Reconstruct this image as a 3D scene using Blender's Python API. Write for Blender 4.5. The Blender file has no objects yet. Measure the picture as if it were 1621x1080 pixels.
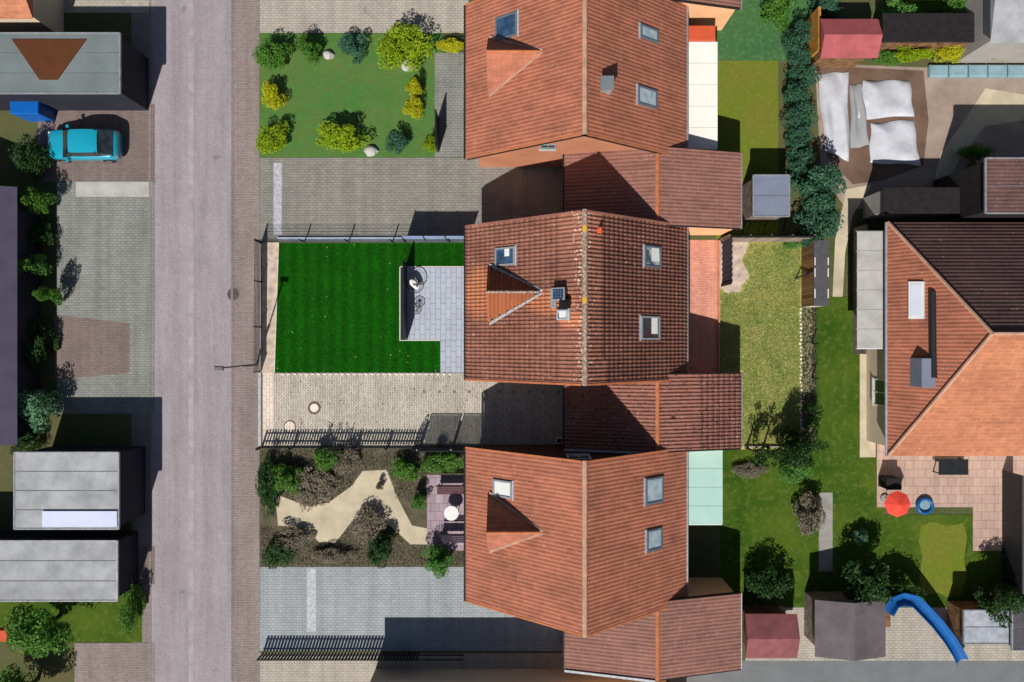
import bpy, math, random
import numpy as np
from mathutils import Vector, Matrix, Quaternion
random.seed(7); rng = np.random.default_rng(7)
sc = bpy.context.scene
col = sc.collection
PI = math.pi

# ------------------------------------------------------------------ camera, light, exposure
HC = 40.0; FPX = 1081.0                         # drone height (m), focal length in photo pixels (24 mm)
cam_d = bpy.data.cameras.new('camera'); cam_d.lens = 24.0; cam_d.sensor_width = 36.0
cam_d.clip_start = 0.5; cam_d.clip_end = 800
cam = bpy.data.objects.new('camera', cam_d); col.objects.link(cam)
cam.location = (0, 0, HC); cam.rotation_euler = (0, 0, 0)
sc.camera = cam

SUN_DIR = Vector((0.292, 0.94, -1.0)).normalized()   # the way the light travels
elev = math.asin(-SUN_DIR.z); azim = math.atan2(-SUN_DIR.x, -SUN_DIR.y)
w = bpy.data.worlds.new('World'); sc.world = w; w.use_nodes = True
nt = w.node_tree; nt.nodes.clear()
sky = nt.nodes.new('ShaderNodeTexSky'); sky.sky_type = 'NISHITA'; sky.sun_disc = False
sky.sun_elevation = elev; sky.sun_rotation = azim % (2*PI)
bg = nt.nodes.new('ShaderNodeBackground'); bg.inputs[1].default_value = 0.05
wo = nt.nodes.new('ShaderNodeOutputWorld')
nt.links.new(sky.outputs[0], bg.inputs[0]); nt.links.new(bg.outputs[0], wo.inputs[0])
sd = bpy.data.lights.new('sun', 'SUN'); sd.energy = 5.0; sd.angle = math.radians(0.5); sd.color = (1.0, 0.955, 0.89)
so = bpy.data.objects.new('sun', sd); col.objects.link(so)
so.rotation_mode = 'QUATERNION'; so.rotation_quaternion = SUN_DIR.to_track_quat('-Z', 'Y'); so.location = (0, 0, 60)
vs = sc.view_settings; vs.view_transform = 'Standard'; vs.look = 'None'; vs.gamma = 1.0; vs.use_curve_mapping = False
vs.exposure = 0.0
sc.cycles.max_bounces = 4; sc.cycles.diffuse_bounces = 2; sc.cycles.transparent_max_bounces = 8
try: sc.cycles.use_denoising = True
except Exception: pass

# ------------------------------------------------------------------ helpers
def at(px, py, z=0.0):
    """point at height z measured from the photograph (camera straight down)"""
    return ((px-810.5)*(HC-z)/FPX, -(py-540.0)*(HC-z)/FPX)

def lin(c): c /= 255.0; return c/12.92 if c <= 0.04045 else ((c+0.055)/1.055)**2.4
K = 1.10
def S(r, g, b, k=K): return (lin(r)/k, lin(g)/k, lin(b)/k)

class NB:
    def __init__(s, name):
        s.m = bpy.data.materials.new(name); s.m.use_nodes = True
        s.t = s.m.node_tree; s.t.nodes.clear()
        s.out = s.n('ShaderNodeOutputMaterial'); s.b = s.n('ShaderNodeBsdfPrincipled')
        s.l(s.b.outputs[0], s.out.inputs[0])
        s.b.inputs['Roughness'].default_value = 0.85
        s.b.inputs['Specular IOR Level'].default_value = 0.3
        s.g = s.n('ShaderNodeNewGeometry'); s.pos = s.g.outputs['Position']
    def n(s, t): return s.t.nodes.new(t)
    def l(s, a, b): s.t.links.new(a, b)
    def noise(s, scale, detail=4, rough=0.55, vec=None):
        x = s.n('ShaderNodeTexNoise'); x.inputs['Scale'].default_value = scale; x.inputs['Detail'].default_value = detail
        x.inputs['Roughness'].default_value = rough
        s.l(vec or s.pos, x.inputs['Vector']); return x.outputs[0]
    def mapping(s, scale=(1,1,1), rot=(0,0,0), loc=(0,0,0), vec=None):
        x = s.n('ShaderNodeMapping'); x.inputs['Scale'].default_value = scale; x.inputs['Rotation'].default_value = rot
        x.inputs['Location'].default_value = loc
        s.l(vec or s.pos, x.inputs['Vector']); return x.outputs[0]
    def ramp(s, fac, pts):
        x = s.n('ShaderNodeValToRGB'); e = x.color_ramp.elements
        while len(e) < len(pts): e.new(0.5)
        for i, (p, c) in enumerate(pts):
            e[i].position = p; e[i].color = (c[0], c[1], c[2], 1) if hasattr(c, '__len__') else (c, c, c, 1)
        s.l(fac, x.inputs[0]); return x.outputs[0]
    def mix(s, fac, a, b, mode='MIX'):
        x = s.n('ShaderNodeMix'); x.data_type = 'RGBA'; x.blend_type = mode
        if isinstance(fac, (int, float)): x.inputs[0].default_value = fac
        else: s.l(fac, x.inputs[0])
        for v, k in ((a, 6), (b, 7)):
            if hasattr(v, '__len__'): x.inputs[k].default_value = (v[0], v[1], v[2], 1)
            else: s.l(v, x.inputs[k])
        return x.outputs[2]
    def math(s, op, a, b=None, c=None):
        x = s.n('ShaderNodeMath'); x.operation = op
        for i, v in enumerate((a, b, c)):
            if v is None: continue
            if isinstance(v, (int, float)): x.inputs[i].default_value = v
            else: s.l(v, x.inputs[i])
        return x.outputs[0]
    def sep(s):
        x = s.n('ShaderNodeSeparateXYZ'); s.l(s.pos, x.inputs[0]); return x.outputs
    def color(s, c):
        if hasattr(c, '__len__'): s.b.inputs['Base Color'].default_value = (c[0], c[1], c[2], 1)
        else: s.l(c, s.b.inputs['Base Color'])
    def bump(s, h, dist=0.01, strength=1.0):
        x = s.n('ShaderNodeBump'); x.inputs['Distance'].default_value = dist; x.inputs['Strength'].default_value = strength
        s.l(h, x.inputs['Height']); s.l(x.outputs[0], s.b.inputs['Normal'])
    def rough(s, r): s.b.inputs['Roughness'].default_value = r

def sc3(c, k): return tuple(min(1, x*k) for x in c)
def flat(name, c, var=0.25, scale=1.5, rough=0.85, bump=0.0, fine=14.0, metal=0.0, c2=None):
    b = NB(name)
    n1 = b.noise(scale, 6, 0.6); n2 = b.noise(fine, 4, 0.7)
    c2 = c2 or sc3(c, 1-var*1.3)
    a = b.ramp(n1, [(0.32, c2), (0.66, sc3(c, 1+var*0.6))])
    k = b.ramp(n2, [(0.3, 1-var*0.9), (0.7, 1.0)])
    b.color(b.mix(1.0, a, k, 'MULTIPLY')); b.rough(rough)
    if metal: b.b.inputs['Metallic'].default_value = metal
    if bump: b.bump(n2, bump)
    return b.m

def pavers(name, c, c2, w, h, mortar=(0.05,0.045,0.04), msize=0.009, rot=0.0, var=0.3, rough=0.85, offset=0.5, stain=None, gain=1.32):
    c, c2, mortar = sc3(c, gain), sc3(c2, gain), sc3(mortar, gain); b = NB(name)
    v = b.mapping((1,1,1), (0,0,rot))
    x = b.n('ShaderNodeTexBrick'); b.l(v, x.inputs['Vector'])
    x.offset = offset; x.inputs['Scale'].default_value = 1.0
    x.inputs['Brick Width'].default_value = w; x.inputs['Row Height'].default_value = h
    x.inputs['Mortar Size'].default_value = msize; x.inputs['Mortar Smooth'].default_value = 0.3
    x.inputs['Bias'].default_value = 0.0
    x.inputs['Color1'].default_value = (*c, 1); x.inputs['Color2'].default_value = (*c2, 1); x.inputs['Mortar'].default_value = (*mortar, 1)
    n1 = b.noise(0.55, 6, 0.65); n2 = b.noise(9, 5, 0.7)
    k = b.ramp(n1, [(0.3, 1-var), (0.62, 1.0)])
    k2 = b.ramp(n2, [(0.3, 1-var*0.6), (0.65, 1.05)])
    o = b.mix(1.0, b.mix(1.0, x.outputs[0], k, 'MULTIPLY'), k2, 'MULTIPLY')
    wr = b.noise(1.0, 5, 0.6, b.mapping((1.6, 0.10, 1), (0, 0, 0 if name.startswith(('mauve','brownish')) else PI/2)))
    o = b.mix(1.0, o, b.ramp(wr, [(0.36, 0.86), (0.60, 1.05)]), 'MULTIPLY')
    sp_ = b.noise(0.9, 2, 0.5)
    o = b.mix(b.ramp(sp_, [(0.22, 0.45), (0.30, 0.0)]), o, sc3(c, 0.35))
    if stain:
        n3 = b.noise(1.1, 8, 0.75)
        o = b.mix(b.ramp(n3, [(0.56, 0.0), (0.72, 0.75)]), o, stain)
    b.color(o); b.rough(rough)
    b.bump(b.math('SUBTRACT', b.math('MULTIPLY', n2, 0.3), x.outputs[1]), 0.006)
    return b.m

def tiles_mat(name, base, dark, soft=False, lichen=True, clean=True, ridge_x=3.46, pitch=0.2, course=0.266):
    """clay/concrete roof tile; one tone per tile from its place in the bond, lichen, cleaner streaks"""
    b = NB(name)
    x, y, z = b.sep()
    cell = b.n('ShaderNodeCombineXYZ')
    b.l(b.math('FLOOR', b.math('DIVIDE', x, course)), cell.inputs[0]); b.l(b.math('FLOOR', b.math('DIVIDE', y, pitch)), cell.inputs[1])
    wn = b.n('ShaderNodeTexWhiteNoise'); wn.noise_dimensions = '3D'; b.l(cell.outputs[0], wn.inputs['Vector'])
    per = wn.outputs[0]
    n1 = b.noise(0.45, 5, 0.6); n2 = b.noise(11, 6, 0.75)
    o = b.ramp(n1, [(0.33, dark), (0.64, base)])
    if soft:
        o = b.mix(1.0, o, b.ramp(per, [(0.0, 0.86), (1.0, 1.06)]), 'MULTIPLY')
        o = b.mix(1.0, o, b.ramp(n2, [(0.3, 0.82), (0.65, 1.0)]), 'MULTIPLY')
        stn = b.noise(1.0, 6, 0.7, b.mapping((0.35, 2.2, 1)))
        o = b.mix(1.0, o, b.ramp(stn, [(0.30, 0.72), (0.52, 1.0)]), 'MULTIPLY')
        o = b.mix(b.ramp(b.noise(8.5, 3, 0.6), [(0.66, 0.0), (0.71, 0.6)]), o, S(206,190,168))
        wv = b.math('SINE', b.math('MULTIPLY', y, 2*PI/pitch))
        st = b.math('FRACT', b.math('DIVIDE', x, course))
        b.bump(b.math('ADD', b.math('MULTIPLY', wv, 0.5), b.math('MULTIPLY', st, 0.4)), 0.02)
    else:
        o = b.mix(1.0, o, b.ramp(per, [(0.0, 0.86), (1.0, 1.08)]), 'MULTIPLY')
        o = b.mix(1.0, o, b.ramp(n2, [(0.3, 0.72), (0.62, 1.06)]), 'MULTIPLY')
        b.bump(n2, 0.006)
    if clean:      # newer, less weathered tiles round the dormer and the chimney
        def near(cx, cy, rx, ry):
            dx = b.math('DIVIDE', b.math('SUBTRACT', x, cx), rx); dy = b.math('DIVIDE', b.math('SUBTRACT', y, cy), ry)
            return b.math('ADD', b.math('MULTIPLY', dx, dx), b.math('MULTIPLY', dy, dy))
        m = None
        for e in ((-1.75, 2.6, 0.9, 1.7), (1.9, 1.95, 1.4, 0.75), (2.9, 1.0, 0.7, 0.5)):
            d = b.ramp(b.math('ADD', near(*e), b.math('MULTIPLY', b.math('SUBTRACT', n2, 0.5), 1.2)), [(0.35, 1.0), (1.0, 0.0)])
            m = d if m is None else b.math('MAXIMUM', m, d)
        o = b.mix(b.math('MULTIPLY', m, 0.85), o, S(204, 130, 92))
    if lichen:
        n3 = b.noise(7.0, 3, 0.6); n4 = b.noise(0.9, 3)
        dr = b.math('ABSOLUTE', b.math('SUBTRACT', x, ridge_x))
        nearr = b.ramp(dr, [(0.03, 0.13), (0.75, 0.0)])
        th = b.math('ADD', b.math('ADD', n3, nearr), b.math('MULTIPLY', b.math('SUBTRACT', n4, 0.5), 0.12))
        o = b.mix(b.ramp(th, [(0.665, 0.0), (0.70, 0.85)]), o, S(225, 205, 180))
        n5 = b.noise(5.3, 3, 0.6)
        o = b.mix(b.ramp(n5, [(0.27, 0.7), (0.33, 0.0)] if ridge_x < 50 else [(0.34, 0.9), (0.39, 0.0)]), o, S(52, 34, 32))
    b.color(o); b.rough(0.8)
    return b.m

M = {}
M['tile'] = tiles_mat('roof_tile_main', S(172,116,96), S(142,94,80))
M['tile_g'] = tiles_mat('roof_tile_garage', S(162,110,96), S(142,96,84), clean=False, ridge_x=90)
M['tile_n'] = tiles_mat('roof_tile_neighbour', S(196,122,94), S(170,108,86), soft=True, lichen=False, clean=False)
M['tile_gn'] = tiles_mat('roof_tile_neighbour_garage', S(160,112,100), S(146,104,92), soft=True, lichen=False, clean=False)
M['tile_dorm'] = tiles_mat('dormer_tile', S(190,112,72,1.3), S(168,98,66,1.3), lichen=False, clean=False, pitch=9, course=0.2)
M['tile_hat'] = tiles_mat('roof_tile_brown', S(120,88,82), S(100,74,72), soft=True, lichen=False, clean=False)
M['tile_salmon'] = tiles_mat('roof_tile_salmon', S(204,134,98), S(186,118,88), soft=True, lichen=False, clean=False)
def ridge_mat():
    b = NB('lichened_ridge'); n = b.noise(9, 6, 0.75); x, y, z = b.sep()
    o = b.ramp(n, [(0.36, S(104,76,66)), (0.52, S(168,146,130)), (0.66, S(214,204,190))])
    for yc in (5.36, 1.95):      # two yellow lichen cushions
        dd = b.math('ADD', b.math('ABSOLUTE', b.math('SUBTRACT', y, yc)), b.math('MULTIPLY', b.math('SUBTRACT', n, 0.5), 0.3))
        o = b.mix(b.ramp(dd, [(0.10, 0.95), (0.20, 0.0)]), o, S(222,176,62))
    b.color(o); b.bump(n, 0.01); return b.m
M['ridge'] = ridge_mat()
M['ridge_orange'] = flat('ridge_orange', S(205,125,82), 0.2, 3)
M['ridge_pale'] = flat('ridge_pale', S(205,160,135), 0.2, 2)
M['plaster'] = flat('salmon_plaster', S(244,186,140,1.0), 0.08, 0.7, bump=0.004)
M['plaster_w'] = flat('cream_plaster', S(225,205,180), 0.08, 0.7, bump=0.004)
M['dark_wall'] = flat('dark_cladding', (0.02,0.022,0.035), 0.2, 1)  # shade on the east walls put into a dark wall colour
M['plaster_o'] = flat('orange_plaster', S(196,132,100), 0.1, 0.7, bump=0.004)
M['brick_wall'] = pavers('red_brick_wall', (0.13,0.055,0.035), (0.10,0.045,0.03), 0.25, 0.08, mortar=(0.10,0.08,0.07), gain=1.0)
M['plaster_g'] = flat('grey_plaster', S(170,165,160), 0.1, 0.7, bump=0.004)
M['wood_dark'] = flat('dark_stained_wood', (0.02,0.016,0.018), 0.3, 3)
M['timber'] = flat('timber', S(150,110,75), 0.35, 3, c2=S(95,70,50))
M['timber_grey'] = flat('weathered_timber', S(150,135,122), 0.3, 3, c2=S(110,98,90))
M['fence_dark'] = flat('dark_fence_paint', (0.016,0.018,0.026), 0.3, 5, rough=0.6)
M['anthracite'] = flat('anthracite_metal', (0.03,0.032,0.036), 0.2, 3, rough=0.45, metal=0.3)
M['zinc'] = flat('zinc', (0.42,0.44,0.47), 0.2, 4, rough=0.45, metal=0.4)
M['lead'] = flat('lead_flashing', (0.50,0.52,0.56), 0.25, 5, rough=0.55)
M['lamp_grey'] = flat('lamp_grey_paint', S(120,114,116), 0.1, 2)
M['white'] = flat('white_coating', (0.78,0.78,0.78), 0.06, 2, rough=0.5)
M['frame_grey'] = flat('grey_window_frame', (0.28,0.31,0.33), 0.1, 4, rough=0.5)
M['frame_blue'] = flat('bluegrey_window_frame', (0.13,0.16,0.20), 0.1, 4, rough=0.5)
M['black'] = flat('soot_black', (0.008,0.008,0.009), 0.2, 6)  # even black for the chimney block and flue
M['concrete'] = flat('concrete', S(160,158,152), 0.2, 1.2, bump=0.004)
M['concrete_pale'] = flat('pale_concrete', S(190,188,184), 0.15, 1.2, bump=0.004)
def glass_mat(name, c, c2, rough=0.12, coat=0.6):
    b = NB(name); n = b.noise(2.2, 3, 0.5)
    b.color(b.ramp(n, [(0.42, c), (0.58, c2)])); b.rough(rough); b.b.inputs['Specular IOR Level'].default_value = 0.8
    b.b.inputs['Coat Weight'].default_value = coat; b.b.inputs['Coat Roughness'].default_value = 0.03
    return b.m
M['glass_blue'] = glass_mat('skylight_glass_blue', (0.02,0.05,0.10), (0.04,0.09,0.17))
M['glass_pale'] = glass_mat('skylight_glass_pale', (0.05,0.07,0.09), (0.42,0.46,0.44))
M['glass_far'] = glass_mat('skylight_glass_far', (0.30,0.40,0.46), (0.45,0.52,0.56))
M['glass_dark'] = glass_mat('window_glass', (0.015,0.02,0.025), (0.03,0.04,0.05))
M['solar'] = glass_mat('solar_glass', (0.008,0.03,0.07), (0.012,0.045,0.10))
M['curtain'] = flat('white_curtain', (0.75,0.75,0.72), 0.05, 4)
M['cushion'] = flat('white_cushion', (0.82,0.80,0.77), 0.15, 7)
M['cushion_grey'] = flat('grey_cushion_pattern', (0.16,0.15,0.15), 0.3, 7)
M['slab'] = None
def slab_mat(name, a, bcol):
    b = NB(name); oi = b.n('ShaderNodeObjectInfo'); n = b.noise(16, 5, 0.7); n1 = b.noise(0.8, 3)
    o = b.mix(oi.outputs['Random'], a, bcol)
    o = b.mix(1.0, o, b.ramp(n, [(0.3, 0.86), (0.7, 1.03)]), 'MULTIPLY')
    o = b.mix(1.0, o, b.ramp(n1, [(0.3, 0.92), (0.7, 1.02)]), 'MULTIPLY')
    b.color(o); b.bump(n, 0.003); return b.m
M['slab'] = slab_mat('grey_patio_slab', S(190,197,211), S(182,188,203))
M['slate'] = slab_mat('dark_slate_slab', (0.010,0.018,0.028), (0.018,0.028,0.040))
M['joint'] = flat('joint_sand', S(128,132,140), 0.2, 5)
M['board'] = slab_mat('fence_board', S(178,160,146), S(140,124,114))
M['board_brown'] = slab_mat('shed_board', S(152,116,78), S(105,76,50))
M['navy_board'] = slab_mat('navy_board', (0.020,0.030,0.055), (0.030,0.042,0.075))
M['navy_board2'] = slab_mat('slate_blue_board', (0.085,0.10,0.14), (0.10,0.12,0.16))
M['felt'] = flat('dark_felt', S(88,86,92), 0.15, 3, bump=0.003)
M['edge_stone'] = flat('pale_edge_stone', S(232,226,212,1.0), 0.1, 5)

def lawn_mat(name, c, c2, c3, s1=0.8, s2=6.0, stripes=None, fine=40.0):
    b = NB(name)
    c, c2, c3 = sc3(c, 1.45), sc3(c2, 1.45), sc3(c3, 1.45)
    n1 = b.noise(s1, 6, 0.65); n2 = b.noise(s2, 5, 0.7); n3 = b.noise(fine, 3, 0.7)
    o = b.ramp(n1, [(0.35, c), (0.65, c2)])
    o = b.mix(b.ramp(n2, [(0.5, 0.0), (0.68, 0.8)]), o, c3)
    o = b.mix(1.0, o, b.ramp(n3, [(0.3, 0.55), (0.7, 1.15)]), 'MULTIPLY')
    if stripes:
        x, y, z = b.sep()
        wv = b.math('SINE', b.math('MULTIPLY', x, 2*PI/stripes))
        o = b.mix(1.0, o, b.ramp(b.math('MULTIPLY_ADD', wv, 0.5, 0.5), [(0.0, 0.74), (1.0, 1.14)]), 'MULTIPLY')
    b.color(o); b.bump(n3, 0.03); b.rough(0.95); b.b.inputs['Specular IOR Level'].default_value = 0.1
    return b.m
M['lawn'] = lawn_mat('dark_green_lawn', S(8,74,2), S(16,90,3), S(34,106,10), 0.5, 5, stripes=0.74)
M['lawn_back'] = lawn_mat('dry_back_lawn', S(108,130,50), S(156,150,80), S(200,188,124), 0.6, 5)
M['lawn_green'] = lawn_mat('bright_lawn', S(44,76,16), S(76,96,28), S(96,108,48), 0.35, 3)
M['lawn_n'] = lawn_mat('north_garden_lawn', S(72,112,54), S(92,112,58), S(66,132,62), 0.4, 3)
M['lawn_olive'] = lawn_mat('olive_lawn', S(98,116,34), S(112,112,44), S(120,124,52), 0.5, 4)
M['lawn_teal'] = lawn_mat('shady_green_lawn', S(60,100,62), S(72,106,60), S(84,130,84), 0.5, 4)  # grass of a bluish green tone
M['ground'] = lawn_mat('rough_ground', S(72,84,50), S(100,92,66), S(86,96,50), 0.25, 3)
M['gravel'] = flat('tan_gravel', S(224,202,184), 0.28, 2.5, bump=0.02, fine=30)
M['gravel_cream'] = flat('cream_gravel', S(212,198,170), 0.18, 0.8, bump=0.01, fine=26)
M['soil'] = flat('soil', S(104,98,76), 0.35, 1.2, bump=0.02)
M['litter'] = flat('leaf_litter', S(168,160,130), 0.5, 3.0, bump=0.03, fine=20, c2=S(80,88,66))
M['dirt'] = flat('bare_dirt', S(172,152,138), 0.2, 0.6, bump=0.02, fine=10)
M['dirt_brown'] = flat('brown_dirt', S(124,98,82), 0.25, 0.6, bump=0.02, fine=10)
M['drive'] = pavers('beige_drive_paver', S(200,192,178), S(176,169,156), 0.2, 0.1, mortar=S(96,88,78), rot=PI/2, var=0.22, stain=S(150,142,130))
M['drive_pale'] = pavers('pale_kerb_paver', S(214,198,184), S(200,186,174), 0.4, 0.2, mortar=S(150,140,130), rot=PI/2, var=0.12)
M['terrace_red'] = pavers('red_terrace_paver', S(214,152,132), S(196,134,114), 0.2, 0.1, mortar=S(150,98,84), rot=0, var=0.2, gain=1.5, stain=S(205,150,130))
M['road'] = pavers('mauve_grey_road_paver', S(154,146,152), S(145,136,140), 0.2, 0.1, mortar=S(132,124,126), rot=0.785, var=0.12)
M['walk'] = pavers('brownish_walk_paver', S(146,134,130), S(134,120,116), 0.2, 0.1, mortar=S(100,90,88), rot=0, var=0.15)
M['park'] = pavers('grey_parking_paver', S(134,136,130), S(124,126,122), 0.3, 0.15, mortar=S(96,98,94), rot=0, var=0.18)
M['park_red'] = pavers('reddish_parking_paver', S(128,114,108), S(118,102,98), 0.2, 0.1, mortar=S(90,80,78), rot=0, var=0.15)
M['drive_n'] = pavers('grey_drive_paver', S(140,136,128), S(128,126,120), 0.3, 0.15, mortar=S(98,96,90), rot=0, var=0.2)
M['drive_s'] = pavers('bluish_drive_paver', S(154,158,162), S(144,150,154), 0.3, 0.15, mortar=S(110,114,118), rot=0, var=0.14)
M['drive_tan'] = pavers('tan_drive_paver', S(172,164,150), S(160,154,144), 0.3, 0.15, mortar=S(120,114,106), rot=0, var=0.14)
M['patio_mauve'] = pavers('mauve_patio_slab', S(162,144,152), S(148,130,140), 0.5, 0.5, mortar=S(96,86,92), var=0.15)
M['terrace_pink'] = pavers('pinkish_terrace_slab', S(206,176,160), S(196,164,150), 0.5, 0.5, mortar=S(150,124,116), var=0.12, gain=0.95)
M['asphalt'] = flat('pale_asphalt', S(122,126,128), 0.12, 0.8, fine=30)
M['flatroof'] = flat('pale_flat_roof', S(176,178,182), 0.22, 0.9)
M['seam'] = flat('roof_seam_bitumen', S(120,122,126), 0.2, 2)
M['flatroof2'] = flat('grey_fibre_roof', S(122,132,134), 0.15, 0.5)
M['brown_roof'] = flat('brown_roof', S(96,54,26), 0.15, 1)
M['purple_roof'] = flat('purple_grey_roof', S(84,78,100), 0.15, 1)
M['mint'] = flat('mint_panel', S(180,216,206), 0.05, 1, rough=0.4)
M['white_panel'] = flat('white_awning_panel', S(238,236,226,1.0), 0.04, 1, rough=0.5)
M['red'] = flat('orange_red_paint', S(216,92,58), 0.1, 2)
M['bright_red'] = flat('bright_red_cloth', S(240,78,62), 0.1, 2)
M['pink_roof'] = flat('pink_felt_roof', S(178,92,96), 0.15, 1.5)
M['pinkred_roof'] = flat('faded_red_roof', S(142,84,86), 0.2, 1.5)
M['grey_shed_roof'] = flat('grey_shed_roof', S(108,100,104), 0.2, 1)
M['blue'] = flat('bright_blue_plastic', S(10,100,190), 0.1, 2, rough=0.4)
M['slide_blue'] = flat('slide_blue_plastic', S(30,96,165), 0.12, 2, rough=0.35)
M['bluegrey'] = flat('bluegrey_metal_roof', S(128,136,156), 0.1, 1)
M['tarp'] = flat('white_tarp', S(206,208,216), 0.14, 0.9, bump=0.02, fine=3)
M['pool'] = flat('pale_blue_cover', S(140,172,182), 0.15, 1.5, rough=0.3)
M['orange_wood'] = flat('orange_wood', S(200,140,60), 0.2, 2)
M['rope'] = flat('black_wire', (0.03,0.028,0.03), 0.1, 5, rough=0.5)
M['terracotta'] = flat('terracotta', S(226,100,60), 0.12, 4)
M['bark'] = flat('bark', (0.09,0.065,0.045), 0.3, 6)
M['iron_ring'] = flat('rusty_iron_ring', S(122,100,92), 0.25, 8)
M['tyre'] = flat('tyre', (0.015,0.015,0.016), 0.2, 5)
M['rim'] = flat('alloy_rim', (0.5,0.5,0.52), 0.05, 5, rough=0.3, metal=0.8)
def car_mat():
    b = NB('turquoise_car_paint'); b.color(S(20,150,176,0.95)); b.rough(0.3); b.b.inputs['Coat Weight'].default_value = 1.0
    b.b.inputs['Coat Roughness'].default_value = 0.05; b.b.inputs['Specular IOR Level'].default_value = 0.5
    return b.m
M['car'] = car_mat()
def foliage(name, c, c2, sc_=2.2):
    b = NB(name); n = b.noise(sc_, 5, 0.65); n2 = b.noise(23, 2)
    o = b.mix(1.0, b.ramp(n, [(0.35, c), (0.65, c2)]), b.ramp(n2, [(0.3, 0.65), (0.7, 1.2)]), 'MULTIPLY')
    b.color(o); b.rough(0.6); b.b.inputs['Specular IOR Level'].default_value = 0.25
    tr = b.n('ShaderNodeBsdfTranslucent'); b.l(o, tr.inputs[0])
    ms = b.n('ShaderNodeMixShader'); ms.inputs[0].default_value = 0.3
    b.l(b.b.outputs[0], ms.inputs[1]); b.l(tr.outputs[0], ms.inputs[2]); b.l(ms.outputs[0], b.out.inputs[0])
    return b.m
FOL = {
 'green': foliage('foliage_green', (0.09,0.24,0.03), (0.13,0.30,0.04)),
 'dark': foliage('foliage_dark', (0.03,0.085,0.02), (0.05,0.12,0.03)),
 'teal': foliage('foliage_teal', (0.05,0.15,0.08), (0.08,0.20,0.12)),
 'lime': foliage('foliage_lime', (0.24,0.38,0.01), (0.34,0.46,0.01)),
 'yellow': foliage('foliage_yellow', (0.48,0.50,0.01), (0.62,0.60,0.02)),
 'fresh': foliage('foliage_fresh', (0.10,0.28,0.04), (0.16,0.36,0.08)),
 'brown': foliage('foliage_brown', (0.20,0.17,0.12), (0.28,0.24,0.17)),
 'mint': foliage('foliage_mint', (0.16,0.34,0.17), (0.22,0.42,0.24)),
}

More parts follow.
